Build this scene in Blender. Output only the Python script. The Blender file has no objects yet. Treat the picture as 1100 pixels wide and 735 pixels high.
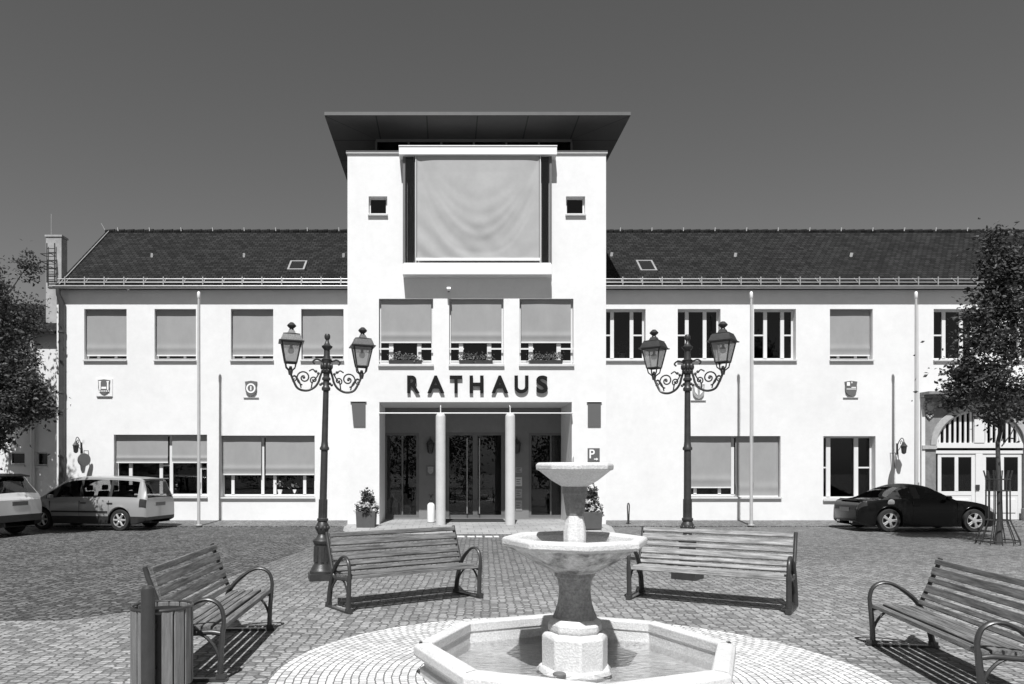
import bpy, math, random
import numpy as np
from mathutils import Vector, Matrix
R = math.radians
random.seed(7)
rng = np.random.default_rng(11)
scene = bpy.context.scene
COL = scene.collection

# ------------------------------------------------------------------ camera numbers
F, U0, V0, H = 814.0, 479.5, 504.0, 1.8


def px(u, Y):
    return (u - U0) * Y / F


def pz(v, Y):
    return H - (v - V0) * Y / F


def gy(v, z=0.0):
    return (H - z) * F / (v - V0)


# ------------------------------------------------------------------ materials
def nodes_of(m):
    m.use_nodes = True
    nt = m.node_tree
    b = nt.nodes.get('Principled BSDF')
    return nt, b


def g3(v):
    return (v, v, v, 1)


def mat(name, v, rough=.6, metal=0., noise=0., scale=6., bump=0., bscale=40., spec=.5, detail=5., stretch=None, trans=0., coat=0.,
        blot=0., blot_scale=1.2):
    m = bpy.data.materials.new(name)
    nt, b = nodes_of(m)
    N, L = nt.nodes, nt.links
    b.inputs['Base Color'].default_value = g3(v)
    b.inputs['Roughness'].default_value = rough
    b.inputs['Metallic'].default_value = metal
    b.inputs['Specular IOR Level'].default_value = spec
    if coat:
        b.inputs['Coat Weight'].default_value = coat
        b.inputs['Coat Roughness'].default_value = .04
    tc = N.new('ShaderNodeTexCoord')
    vec = tc.outputs['Object']
    if stretch:
        mp = N.new('ShaderNodeMapping')
        mp.inputs['Scale'].default_value = stretch
        L.new(vec, mp.inputs['Vector'])
        vec = mp.outputs['Vector']
    if noise:
        n = N.new('ShaderNodeTexNoise')
        n.inputs['Scale'].default_value = scale
        n.inputs['Detail'].default_value = detail
        n.inputs['Roughness'].default_value = .65
        L.new(vec, n.inputs['Vector'])
        r = N.new('ShaderNodeMapRange')
        r.inputs['From Min'].default_value = .3
        r.inputs['From Max'].default_value = .7
        r.inputs['To Min'].default_value = max(v * (1 - noise), 0)
        r.inputs['To Max'].default_value = min(v * (1 + noise), .95)
        L.new(n.outputs['Fac'], r.inputs['Value'])
        out = r.outputs['Result']
        if blot:
            n2 = N.new('ShaderNodeTexNoise')
            n2.inputs['Scale'].default_value = blot_scale
            n2.inputs['Detail'].default_value = 8
            n2.inputs['Roughness'].default_value = .7
            L.new(vec, n2.inputs['Vector'])
            r2 = N.new('ShaderNodeMapRange')
            r2.inputs['From Min'].default_value = .42
            r2.inputs['From Max'].default_value = .66
            r2.inputs['To Min'].default_value = 1.
            r2.inputs['To Max'].default_value = 1 - blot
            L.new(n2.outputs['Fac'], r2.inputs['Value'])
            mu = N.new('ShaderNodeMath')
            mu.operation = 'MULTIPLY'
            L.new(out, mu.inputs[0])
            L.new(r2.outputs['Result'], mu.inputs[1])
            out = mu.outputs[0]
        L.new(out, b.inputs['Base Color'])
    if bump:
        n = N.new('ShaderNodeTexNoise')
        n.inputs['Scale'].default_value = bscale
        n.inputs['Detail'].default_value = 6
        L.new(vec, n.inputs['Vector'])
        bp = N.new('ShaderNodeBump')
        bp.inputs['Strength'].default_value = bump
        bp.inputs['Distance'].default_value = .02
        L.new(n.outputs['Fac'], bp.inputs['Height'])
        L.new(bp.outputs['Normal'], b.inputs['Normal'])
    return m


def glass(name, tint=.8, refl=1., rough=.0, bump=0., bscale=8., stretch=(1, 1, 1), ior=1.5):
    m = bpy.data.materials.new(name)
    m.use_nodes = True
    nt = m.node_tree
    N, L = nt.nodes, nt.links
    N.remove(N['Principled BSDF'])
    t = N.new('ShaderNodeBsdfTransparent')
    t.inputs['Color'].default_value = g3(tint)
    g = N.new('ShaderNodeBsdfGlossy')
    g.inputs['Roughness'].default_value = rough
    g.inputs['Color'].default_value = g3(refl)
    f = N.new('ShaderNodeFresnel')
    f.inputs['IOR'].default_value = ior
    mx = N.new('ShaderNodeMixShader')
    L.new(f.outputs[0], mx.inputs[0])
    L.new(t.outputs[0], mx.inputs[1])
    L.new(g.outputs[0], mx.inputs[2])
    L.new(mx.outputs[0], N['Material Output'].inputs['Surface'])
    if bump:
        tc = N.new('ShaderNodeTexCoord')
        mp = N.new('ShaderNodeMapping')
        mp.inputs['Scale'].default_value = stretch
        L.new(tc.outputs['Object'], mp.inputs['Vector'])
        n = N.new('ShaderNodeTexNoise')
        n.inputs['Scale'].default_value = bscale
        n.inputs['Detail'].default_value = 4
        L.new(mp.outputs[0], n.inputs['Vector'])
        bp = N.new('ShaderNodeBump')
        bp.inputs['Strength'].default_value = bump
        bp.inputs['Distance'].default_value = .03
        L.new(n.outputs['Fac'], bp.inputs['Height'])
        L.new(bp.outputs[0], g.inputs['Normal'])
        L.new(bp.outputs[0], f.inputs['Normal'])
    return m


def leaf_mat(name, v0, v1):
    m = bpy.data.materials.new(name)
    nt, b = nodes_of(m)
    N, L = nt.nodes, nt.links
    gi = N.new('ShaderNodeNewGeometry')
    r = N.new('ShaderNodeMapRange')
    r.inputs['To Min'].default_value = v0
    r.inputs['To Max'].default_value = v1
    L.new(gi.outputs['Random Per Island'], r.inputs['Value'])
    L.new(r.outputs[0], b.inputs['Base Color'])
    b.inputs['Roughness'].default_value = .55
    b.inputs['Specular IOR Level'].default_value = .35
    tl = N.new('ShaderNodeBsdfTranslucent')
    L.new(r.outputs[0], tl.inputs['Color'])
    mx = N.new('ShaderNodeMixShader')
    mx.inputs[0].default_value = .25
    L.new(b.outputs[0], mx.inputs[1])
    L.new(tl.outputs[0], mx.inputs[2])
    L.new(mx.outputs[0], N['Material Output'].inputs['Surface'])
    return m


def paver_mat(name, v, var, bw, bh, mortar_v, mortar=.1, warp=.02, rot=0., regions=None, bumpd=.012, polar=None, grain=.25, setts=0.):
    """setts: a brick texture on the world's floor coordinates (or on polar ones about a point)"""
    m = bpy.data.materials.new(name)
    nt, b = nodes_of(m)
    N, L = nt.nodes, nt.links

    def math_(op, a, bb=None, c=None):
        n = N.new('ShaderNodeMath')
        n.operation = op
        for i, x in enumerate((a, bb, c)):
            if x is None:
                continue
            if isinstance(x, (int, float)):
                n.inputs[i].default_value = x
            else:
                L.new(x, n.inputs[i])
        return n.outputs[0]
    geo = N.new('ShaderNodeNewGeometry')
    pos = geo.outputs['Position']
    # jitter so that joints are not ruler-straight
    nz = N.new('ShaderNodeTexNoise')
    nz.inputs['Scale'].default_value = 7.
    nz.inputs['Detail'].default_value = 2.
    L.new(pos, nz.inputs['Vector'])
    sub = N.new('ShaderNodeVectorMath')
    sub.operation = 'SUBTRACT'
    L.new(nz.outputs['Color'], sub.inputs[0])
    sub.inputs[1].default_value = (.5, .5, .5)
    sc = N.new('ShaderNodeVectorMath')
    sc.operation = 'SCALE'
    L.new(sub.outputs[0], sc.inputs[0])
    sc.inputs['Scale'].default_value = warp * 2
    ad = N.new('ShaderNodeVectorMath')
    L.new(pos, ad.inputs[0])
    L.new(sc.outputs[0], ad.inputs[1])
    vec = ad.outputs[0]
    if polar:
        sx = N.new('ShaderNodeSeparateXYZ')
        L.new(vec, sx.inputs[0])
        dx = math_('SUBTRACT', sx.outputs[0], polar[0])
        dy = math_('SUBTRACT', sx.outputs[1], polar[1])
        ang = math_('ARCTAN2', dx, dy)
        r = math_('SQRT', math_('ADD', math_('MULTIPLY', dx, dx), math_('MULTIPLY', dy, dy)))
        cb = N.new('ShaderNodeCombineXYZ')
        L.new(math_('MULTIPLY', ang, 2.1), cb.inputs[0])
        L.new(r, cb.inputs[1])
        vec = cb.outputs[0]
    elif rot:
        mp = N.new('ShaderNodeMapping')
        mp.inputs['Rotation'].default_value = (0, 0, rot)
        L.new(vec, mp.inputs['Vector'])
        vec = mp.outputs[0]
    if setts:
        mp = N.new('ShaderNodeMapping')
        mp.inputs['Scale'].default_value = (1 / bw, 1 / bh, 1)
        L.new(vec, mp.inputs['Vector'])
        v1, v2 = N.new('ShaderNodeTexVoronoi'), N.new('ShaderNodeTexVoronoi')
        for q in (v1, v2):
            q.voronoi_dimensions = '2D'
            q.inputs['Scale'].default_value = 1.
            q.inputs['Randomness'].default_value = setts
            L.new(mp.outputs[0], q.inputs['Vector'])
        v2.feature = 'DISTANCE_TO_EDGE'
        jr = N.new('ShaderNodeMapRange')
        jr.inputs['From Min'].default_value = mortar * .35
        jr.inputs['From Max'].default_value = mortar
        jr.inputs['To Min'].default_value = 1.
        jr.inputs['To Max'].default_value = 0.
        L.new(v2.outputs['Distance'], jr.inputs['Value'])
        sc_ = N.new('ShaderNodeSeparateColor')
        L.new(v1.outputs['Color'], sc_.inputs[0])
        tone = N.new('ShaderNodeMapRange')
        tone.inputs['To Min'].default_value = v * (1 - var)
        tone.inputs['To Max'].default_value = v * (1 + var)
        L.new(sc_.outputs[0], tone.inputs['Value'])
        mxc = N.new('ShaderNodeMix')
        mxc.data_type = 'FLOAT'
        L.new(jr.outputs[0], mxc.inputs['Factor'])
        L.new(tone.outputs[0], mxc.inputs[2])
        mxc.inputs[3].default_value = mortar_v
        cbb = N.new('ShaderNodeCombineXYZ')
        for i in range(3):
            L.new(mxc.outputs[0], cbb.inputs[i])
        col_out, fac_out = cbb.outputs[0], jr.outputs[0]
    br = N.new('ShaderNodeTexBrick')
    br.offset = .5
    br.inputs['Scale'].default_value = 1.
    br.inputs['Brick Width'].default_value = bw
    br.inputs['Row Height'].default_value = bh
    br.inputs['Mortar Size'].default_value = mortar
    br.inputs['Mortar Smooth'].default_value = .35
    br.inputs['Bias'].default_value = 0.
    br.inputs['Color1'].default_value = g3(v * (1 - var))
    br.inputs['Color2'].default_value = g3(v * (1 + var))
    br.inputs['Mortar'].default_value = g3(mortar_v)
    L.new(vec, br.inputs['Vector'])
    if setts:
        N.remove(br)
    else:
        col_out, fac_out = br.outputs['Color'], br.outputs['Fac']
    gn = N.new('ShaderNodeTexNoise')
    gn.inputs['Scale'].default_value = 38.
    gn.inputs['Detail'].default_value = 6.
    gn.inputs['Roughness'].default_value = .7
    L.new(pos, gn.inputs['Vector'])
    mr = N.new('ShaderNodeMapRange')
    mr.inputs['From Min'].default_value = .3
    mr.inputs['From Max'].default_value = .7
    mr.inputs['To Min'].default_value = 1 - grain
    mr.inputs['To Max'].default_value = 1 + grain
    L.new(gn.outputs['Fac'], mr.inputs['Value'])
    # broad wear
    wn = N.new('ShaderNodeTexNoise')
    wn.inputs['Scale'].default_value = .55
    wn.inputs['Detail'].default_value = 6.
    wn.inputs['Roughness'].default_value = .6
    L.new(pos, wn.inputs['Vector'])
    wr = N.new('ShaderNodeMapRange')
    wr.inputs['From Min'].default_value = .3
    wr.inputs['From Max'].default_value = .7
    wr.inputs['To Min'].default_value = .82
    wr.inputs['To Max'].default_value = 1.18
    L.new(wn.outputs['Fac'], wr.inputs['Value'])
    f = math_('MULTIPLY', mr.outputs[0], wr.outputs[0])
    if regions:      # (x0, x1, y0, y1, soft, factor): paving tone scaled beyond a soft line
        sx = N.new('ShaderNodeSeparateXYZ')
        L.new(ad.outputs[0], sx.inputs[0])
        for (ax, ay, c, soft, fac) in regions:
            d = math_('ADD', math_('ADD', math_('MULTIPLY', sx.outputs[0], ax), math_('MULTIPLY', sx.outputs[1], ay)), c)
            d = math_('ADD', d, math_('MULTIPLY', math_('SUBTRACT', wn.outputs['Fac'], .5), soft * 1.2))
            rr = N.new('ShaderNodeMapRange')
            rr.inputs['From Min'].default_value = -soft
            rr.inputs['From Max'].default_value = soft
            rr.inputs['To Min'].default_value = 1.
            rr.inputs['To Max'].default_value = fac
            L.new(d, rr.inputs['Value'])
            f = math_('MULTIPLY', f, rr.outputs[0])
    mul = N.new('ShaderNodeVectorMath')
    mul.operation = 'SCALE'
    L.new(col_out, mul.inputs[0])
    L.new(f, mul.inputs['Scale'])
    L.new(mul.outputs[0], b.inputs['Base Color'])
    b.inputs['Roughness'].default_value = .8
    b.inputs['Specular IOR Level'].default_value = .3
    hh = math_('ADD', math_('MULTIPLY', fac_out, -1.), math_('MULTIPLY', gn.outputs['Fac'], .35))
    bp = N.new('ShaderNodeBump')
    bp.inputs['Strength'].default_value = .7
    bp.inputs['Distance'].default_value = bumpd
    L.new(hh, bp.inputs['Height'])
    L.new(bp.outputs[0], b.inputs['Normal'])
    return m


M = {}
M['wall'] = mat('white_render', .72, .85, noise=.03, scale=5., bump=.2, bscale=70, spec=.2, blot=.07, blot_scale=.5)
M['wall2'] = mat('white_render_old', .66, .85, noise=.05, scale=2., bump=.15, bscale=60, spec=.2)
M['trim'] = mat('white_trim', .72, .5, noise=.03, scale=5)
M['grey_trim'] = mat('grey_trim', .5, .55, noise=.06, scale=4)
M['frame'] = mat('white_frame', .66, .4, noise=.03, scale=4)
M['sillm'] = mat('sill_metal', .55, .45, noise=.08, scale=6)
M['blind'] = mat('blind_fabric', .29, .8, noise=.07, scale=2.2, spec=.1, stretch=(1, 1, .6))
M['canvas'] = mat('canvas', .36, .85, noise=.07, scale=1.6, bump=.1, bscale=60, spec=.1)
M['pane'] = glass('window_glass', .55, .75)
M['doorglass'] = glass('door_glass', .6, .8, ior=1.6)
M['carglass'] = glass('car_glass', .62, .9)
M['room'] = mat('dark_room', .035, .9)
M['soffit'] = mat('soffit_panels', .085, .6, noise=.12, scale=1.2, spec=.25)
M['darkmetal'] = mat('dark_metal', .05, .4, metal=.3, noise=.2, scale=8)
M['lampmetal'] = mat('lamp_iron', .05, .42, metal=.35, noise=.2, scale=12, bump=.12, bscale=50)
M['benchiron'] = mat('bench_iron', .065, .38, metal=.45, noise=.15, scale=9, bump=.05, bscale=60)
M['wood'] = mat('weathered_wood', .18, .75, noise=.5, scale=3., bump=.35, bscale=30, stretch=(1., 14, 14), blot=.72, blot_scale=2.2)
M['woodlight'] = mat('bleached_wood', .36, .75, noise=.5, scale=3., bump=.35, bscale=30, stretch=(1., 12, 12), blot=.65, blot_scale=2.4)
M['wooddark'] = mat('bin_wood', .17, .75, noise=.35, scale=3., bump=.3, bscale=30, stretch=(14, 14, 1.))
M['zinc'] = mat('zinc', .42, .45, metal=.5, noise=.12, scale=4)
M['pipe'] = mat('downpipe_paint', .08, .5, metal=.3, noise=.1, scale=4)
M['pole'] = mat('flagpole_paint', .5, .4, metal=.2, noise=.05, scale=4)
M['letters'] = mat('letter_metal', .012, .6, noise=.1, scale=5, spec=.1)
M['granite'] = mat('pale_granite', .6, .75, noise=.2, scale=60, bump=.35, bscale=60, blot=.13, blot_scale=2.6, detail=8)
M['granited'] = mat('stained_granite', .36, .75, noise=.35, scale=40, bump=.3, bscale=40, blot=.45, blot_scale=4., detail=8)
M['granitem'] = mat('grey_granite', .25, .75, noise=.28, scale=40, bump=.3, bscale=40, blot=.35, blot_scale=3., detail=8)
M['basinfloor'] = mat('basin_floor', .5, .7, noise=.25, scale=9, blot=.35, blot_scale=2.)
M['water'] = glass('water', .84, 1., .02, bump=1., bscale=13., ior=1.33, stretch=(1, 1.6, 1))
M['stone'] = mat('portal_stone', .21, .8, noise=.18, scale=9, bump=.25, bscale=40, blot=.2, blot_scale=2.)
M['mid'] = mat('mid_grey_paint', .12, .5, noise=.08, scale=4)
M['sign'] = mat('sign_blue_grey', .11, .4)
M['signwhite'] = mat('sign_white', .8, .4)
M['plate'] = mat('plaque_grey', .3, .5, noise=.2, scale=20)
M['tyre'] = mat('tyre_rubber', .018, .8, noise=.2, scale=30)
M['alloy'] = mat('alloy', .62, .3, metal=.6)
M['silver'] = mat('silver_paint', .36, .32, metal=.35, coat=.8)
M['silver2'] = mat('pale_silver_paint', .6, .3, metal=.2, coat=.8)
M['blackpaint'] = mat('black_paint', .004, .2, coat=.12, spec=.25)
M['blackroof'] = mat('soft_top_cloth', .012, .85)
M['plastic'] = mat('black_plastic', .02, .55)
M['seat'] = mat('car_seat', .03, .85)
M['lampred'] = mat('tail_lamp', .025, .12, coat=1.)
M['pot'] = mat('planter_grey', .075, .6, noise=.1, scale=8)
M['leaf'] = leaf_mat('tree_leaf', .018, .11)
M['leaf2'] = leaf_mat('shrub_leaf', .03, .14)
M['leafpale'] = leaf_mat('geranium_leaf', .1, .3)
M['petal'] = leaf_mat('white_petal', .6, .85)
M['bark'] = mat('bark', .05, .85, noise=.4, scale=14, bump=.6, bscale=25, stretch=(1, 1, .3))
M['plate_dark'] = mat('number_plate_grey', .09, .4, noise=.3, scale=30)  # one dark grey for the car number plates
M['board'] = mat('display_board', .75, .6, noise=.2, scale=6)
M['archstone'] = mat('lit_arch_moulding', .36, .8, noise=.12, scale=9, bump=.2, bscale=40)  # portal stone made paler, sunlight on the moulding bevel put into the colour
M['chimney'] = mat('chimney_render', .33, .85, noise=.25, scale=2.)
M['bowl'] = mat('stained_bowl_granite', .62, .75, noise=.25, scale=42, bump=.3, bscale=45, blot=.8, blot_scale=6., detail=8, stretch=(1, 1, .35))
M['lampglass'] = None
M['asphalt'] = mat('mat_black', .02, .9, noise=.3, scale=60)


def frosted(name):
    m = bpy.data.materials.new(name)
    m.use_nodes = True
    N, L = m.node_tree.nodes, m.node_tree.links
    N.remove(N['Principled BSDF'])
    t = N.new('ShaderNodeBsdfTransparent')
    t.inputs['Color'].default_value = g3(.85)
    d = N.new('ShaderNodeBsdfDiffuse')
    d.inputs['Color'].default_value = g3(.55)
    tl = N.new('ShaderNodeBsdfTranslucent')
    tl.inputs['Color'].default_value = g3(.6)
    m1 = N.new('ShaderNodeMixShader')
    L.new(d.outputs[0], m1.inputs[1])
    L.new(tl.outputs[0], m1.inputs[2])
    m2 = N.new('ShaderNodeMixShader')
    m2.inputs[0].default_value = .55
    L.new(t.outputs[0], m2.inputs[1])
    L.new(m1.outputs[0], m2.inputs[2])
    L.new(m2.outputs[0], N['Material Output'].inputs['Surface'])
    return m


M['lampglass'] = frosted('frosted_lamp_glass')


def roof_mat():
    m = bpy.data.materials.new('roof_tiles')
    nt, b = nodes_of(m)
    N, L = nt.nodes, nt.links
    tc = N.new('ShaderNodeTexCoord')
    sp = N.new('ShaderNodeSeparateXYZ')
    L.new(tc.outputs['Object'], sp.inputs[0])
    cb = N.new('ShaderNodeCombineXYZ')
    L.new(sp.outputs[0], cb.inputs[0])
    mu = N.new('ShaderNodeMath')
    mu.operation = 'MULTIPLY'
    mu.inputs[1].default_value = 1 / math.sin(R(37))
    L.new(sp.outputs[2], mu.inputs[0])
    nz = N.new('ShaderNodeTexNoise')
    nz.inputs['Scale'].default_value = 2.5
    L.new(tc.outputs['Object'], nz.inputs['Vector'])
    ma = N.new('ShaderNodeMath')
    ma.operation = 'MULTIPLY_ADD'
    ma.inputs[1].default_value = .054
    L.new(nz.outputs['Fac'], ma.inputs[0])
    L.new(mu.outputs[0], ma.inputs[2])
    L.new(ma.outputs[0], cb.inputs[1])
    br = N.new('ShaderNodeTexBrick')
    br.inputs['Scale'].default_value = 1
    br.inputs['Brick Width'].default_value = .18
    br.inputs['Row Height'].default_value = .155
    br.inputs['Mortar Size'].default_value = .012
    br.inputs['Mortar Smooth'].default_value = .3
    br.inputs['Color1'].default_value = g3(.012)
    br.inputs['Color2'].default_value = g3(.029)
    br.inputs['Mortar'].default_value = g3(.004)
    L.new(cb.outputs[0], br.inputs['Vector'])
    n2 = N.new('ShaderNodeTexNoise')
    n2.inputs['Scale'].default_value = 1.3
    n2.inputs['Detail'].default_value = 8
    n2.inputs['Roughness'].default_value = .7
    L.new(tc.outputs['Object'], n2.inputs['Vector'])
    mr = N.new('ShaderNodeMapRange')
    mr.inputs['From Min'].default_value = .3
    mr.inputs['From Max'].default_value = .7
    mr.inputs['To Min'].default_value = .75
    mr.inputs['To Max'].default_value = 1.25
    L.new(n2.outputs['Fac'], mr.inputs['Value'])
    sc = N.new('ShaderNodeVectorMath')
    sc.operation = 'SCALE'
    L.new(br.outputs['Color'], sc.inputs[0])
    L.new(mr.outputs[0], sc.inputs['Scale'])
    L.new(sc.outputs[0], b.inputs['Base Color'])
    b.inputs['Roughness'].default_value = .75
    b.inputs['Specular IOR Level'].default_value = .12
    bp = N.new('ShaderNodeBump')
    bp.invert = True
    bp.inputs['Strength'].default_value = .8
    bp.inputs['Distance'].default_value = .02
    L.new(br.outputs['Fac'], bp.inputs['Height'])
    L.new(bp.outputs[0], b.inputs['Normal'])
    return m


M['roof'] = roof_mat()


# ------------------------------------------------------------------ mesh builder
class MB:
    def __init__(s):
        s.v, s.f = [], []

    def add(s, vs, fs):
        o = len(s.v)
        s.v += [tuple(p) for p in vs]
        s.f += [tuple(i + o for i in f) for f in fs]
        return s

    def box(s, x0, x1, y0, y1, z0, z1):
        return s.add([(x, y, z) for z in (z0, z1) for y in (y0, y1) for x in (x0, x1)],
                     [(0, 2, 3, 1), (4, 5, 7, 6), (0, 1, 5, 4), (2, 6, 7, 3), (0, 4, 6, 2), (1, 3, 7, 5)])

    def obox(s, c, sx, sy, sz, rz=0., rx=0.):
        """box centred at c, turned"""
        m = Matrix.Translation(c) @ Matrix.Rotation(rz, 4, 'Z') @ Matrix.Rotation(rx, 4, 'X')
        vs = [m @ Vector((x * sx / 2, y * sy / 2, z * sz / 2)) for z in (-1, 1) for y in (-1, 1) for x in (-1, 1)]
        return s.add(vs, [(0, 2, 3, 1), (4, 5, 7, 6), (0, 1, 5, 4), (2, 6, 7, 3), (0, 4, 6, 2), (1, 3, 7, 5)])

    def tube(s, pts, r, n=10, closed=False, flat=None):
        pts = [Vector(p) for p in pts]
        k = len(pts)
        rs = r if isinstance(r, (list, tuple)) else [r] * k
        rings = []
        prev = None
        for i, p in enumerate(pts):
            a = pts[i - 1] if (i or closed) else p
            c = pts[(i + 1) % k] if (i < k - 1 or closed) else p
            t = (c - a).normalized()
            if prev is None:
                ref = Vector((0, 0, 1)) if abs(t.z) < .9 else Vector((1, 0, 0))
                nrm = (ref - t * ref.dot(t)).normalized()
            else:
                nrm = (prev - t * prev.dot(t)).normalized()
            prev = nrm
            b = t.cross(nrm)
            fx, fy = flat if flat else (1, 1)
            rings.append([p + (nrm * math.cos(2 * math.pi * j / n) * fx + b * math.sin(2 * math.pi * j / n) * fy) * rs[i] for j in range(n)])
        vs = [q for ring in rings for q in ring]
        fs = []
        for i in range(k if closed else k - 1):
            for j in range(n):
                a, b2 = i * n + j, i * n + (j + 1) % n
                c, d = ((i + 1) % k) * n + (j + 1) % n, ((i + 1) % k) * n + j
                fs.append((a, b2, c, d))
        if not closed:
            fs.append(tuple(range(n - 1, -1, -1)))
            fs.append(tuple((k - 1) * n + j for j in range(n)))
        return s.add(vs, fs)

    def cyl(s, x, y, z0, z1, r, n=16, r1=None):
        return s.tube([(x, y, z0), (x, y, z1)], [r, r if r1 is None else r1], n)

    def lathe(s, prof, c=(0, 0, 0), n=24, rot=0., cap=True, axis='Z', poly=False):
        vs, fs = [], []
        for (r, z) in prof:
            for j in range(n):
                a = rot + 2 * math.pi * j / n
                p = (r * math.cos(a), r * math.sin(a), z)
                if axis == 'Y':
                    p = (p[0], p[2], p[1])
                vs.append((p[0] + c[0], p[1] + c[1], p[2] + c[2]))
        k = len(prof)
        for i in range(k - 1):
            for j in range(n):
                q = (i * n + j, i * n + (j + 1) % n, (i + 1) * n + (j + 1) % n, (i + 1) * n + j)
                fs.append(q if axis == 'Z' else q[::-1])
        if cap:
            if prof[0][0] > 1e-5:
                fs.append(tuple(range(n - 1, -1, -1)) if axis == 'Z' else tuple(range(n)))
            if prof[-1][0] > 1e-5:
                t = tuple((k - 1) * n + j for j in range(n))
                fs.append(t if axis == 'Z' else t[::-1])
        return s.add(vs, fs)

    def sphere(s, c, r, n=12, sz=1.):
        prof = [(max(r * math.sin(math.pi * i / n), 1e-6), -r * sz * math.cos(math.pi * i / n)) for i in range(n + 1)]
        return s.lathe(prof, c, n * 2, cap=False)

    def prism(s, poly, axis, a0, a1):
        """poly in the plane across axis; extruded from a0 to a1.  axis 'X': (y,z), 'Y': (x,z), 'Z': (x,y)"""
        n = len(poly)

        def P(p, a):
            return {'X': (a, p[0], p[1]), 'Y': (p[0], a, p[1]), 'Z': (p[0], p[1], a)}[axis]
        vs = [P(p, a0) for p in poly] + [P(p, a1) for p in poly]
        fs = [tuple(range(n)), tuple(range(2 * n - 1, n - 1, -1))]
        for i in range(n):
            fs.append((i, i + n, (i + 1) % n + n, (i + 1) % n))
        return s.add(vs, fs)

    def move(s, mtx, start=0):
        s.v[start:] = [tuple(mtx @ Vector(p)) for p in s.v[start:]]
        return s

    def build(s, name, m, parent=None, smooth=35, bevel=0., recalc=True, world=False, seg=2):
        me = bpy.data.meshes.new(name)
        me.from_pydata(s.v, [], s.f)
        if recalc:
            import bmesh
            bm = bmesh.new()
            bm.from_mesh(me)
            bmesh.ops.recalc_face_normals(bm, faces=bm.faces)
            bm.to_mesh(me)
            bm.free()
        me.update()
        if smooth:
            me.polygons.foreach_set('use_smooth', [True] * len(me.polygons))
            me.set_sharp_from_angle(angle=R(smooth))
        me.materials.append(m)
        o = bpy.data.objects.new(name, me)
        COL.objects.link(o)
        if parent:
            o.parent = parent
            if world and parent.parent is None and parent.type == 'EMPTY':
                o.matrix_parent_inverse = Matrix.Translation(-parent.location)
        if bevel:
            md = o.modifiers.new('Bevel', 'BEVEL')
            md.width = bevel
            md.segments = seg
            md.limit_method = 'ANGLE'
            md.angle_limit = R(35)
            md.harden_normals = False
        return o


def tag(o, label=None, cat=None, group=None, kind=None):
    if label:
        o['label'] = label
    if cat:
        o['category'] = cat
    if group:
        o['group'] = group
    if kind:
        o['kind'] = kind
    return o


def empty(name, loc, rz=0., label=None, cat=None, group=None):
    o = bpy.data.objects.new(name, None)
    o.empty_display_size = .2
    COL.objects.link(o)
    o.location = loc
    o.rotation_euler = (0, 0, rz)
    return tag(o, label, cat, group)


def children_of(o):
    return [c for c in list(COL.objects) if c.parent == o]


def copy_tree(o, parent=None):
    c = o.copy()
    COL.objects.link(c)
    if parent is not None:
        c.parent = parent
    for ch in children_of(o):
        copy_tree(ch, c)
    return c


def catmull(pts, n):
    """smooth curve through pts"""
    P = [np.array(p, float) for p in pts]
    P = [2 * P[0] - P[1]] + P + [2 * P[-1] - P[-2]]
    out = []
    for i in range(1, len(P) - 2):
        for k in range(n):
            t = k / n
            a, b, c, d = P[i - 1], P[i], P[i + 1], P[i + 2]
            out.append(.5 * (2 * b + (c - a) * t + (2 * a - 5 * b + 4 * c - d) * t * t + (3 * b - a - 3 * c + d) * t ** 3))
    out.append(P[-2])
    return [tuple(q) for q in out]


# ------------------------------------------------------------------ planes of the place
YW, YT, YB = 25.1, 23.2, 25.4      # wing wall, tower front, back wall of the entrance
XTL, XTR = px(373.3, YT), px(651, YT)
XL, XR = px(61, YW), 26.0
XP = px(988.5, YW)                 # where the portal bay starts
FC = Vector((1.115, 6.58, 0))      # fountain centre
FR = 1.40

# ------------------------------------------------------------------ setting
M['plaza'] = paver_mat('plaza_setts', .25, .42, .108, .076, .10, .125, .018, rot=.05, grain=.4, setts=.42,
                       regions=[(-.10, 1., -12.4, 3.0, .62)], bumpd=.012)
M['road'] = paver_mat('lane_setts', .108, .6, .12, .095, .03, .17, .02, rot=.1, grain=.5, setts=.6, bumpd=.014)
M['walk'] = paver_mat('walkway_setts', .17, .3, .13, .11, .06, .13, .02, rot=R(45), grain=.3, setts=.4)
M['apron'] = paver_mat('apron_slabs', .3, .08, .4, .4, .17, .01, .006, grain=.2)
M['ring'] = paver_mat('fountain_ring_setts', .58, .24, .085, .069, .14, .0065, .011, polar=(FC.x, FC.y), grain=.2, bumpd=.01)


def sheet(name, m, polys, kind='structure'):
    b = MB()
    for p in polys:
        b.add(p, [tuple(range(len(p)))])
    o = b.build(name, m, None, smooth=0, recalc=False)
    tag(o, kind=kind)
    return o


sheet('ground', M['plaza'], [[(-400, -200, 0), (400, -200, 0), (400, 600, 0), (-400, 600, 0)]])
zr = .005
sheet('road', M['road'], [[(-60, 9.0, zr), (-4.6, 9.0, zr), (-3.95, 9.6, zr), (-3.0, 18.5, zr), (-2.9, 23.55, zr), (-60, 23.55, zr)]])
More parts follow.
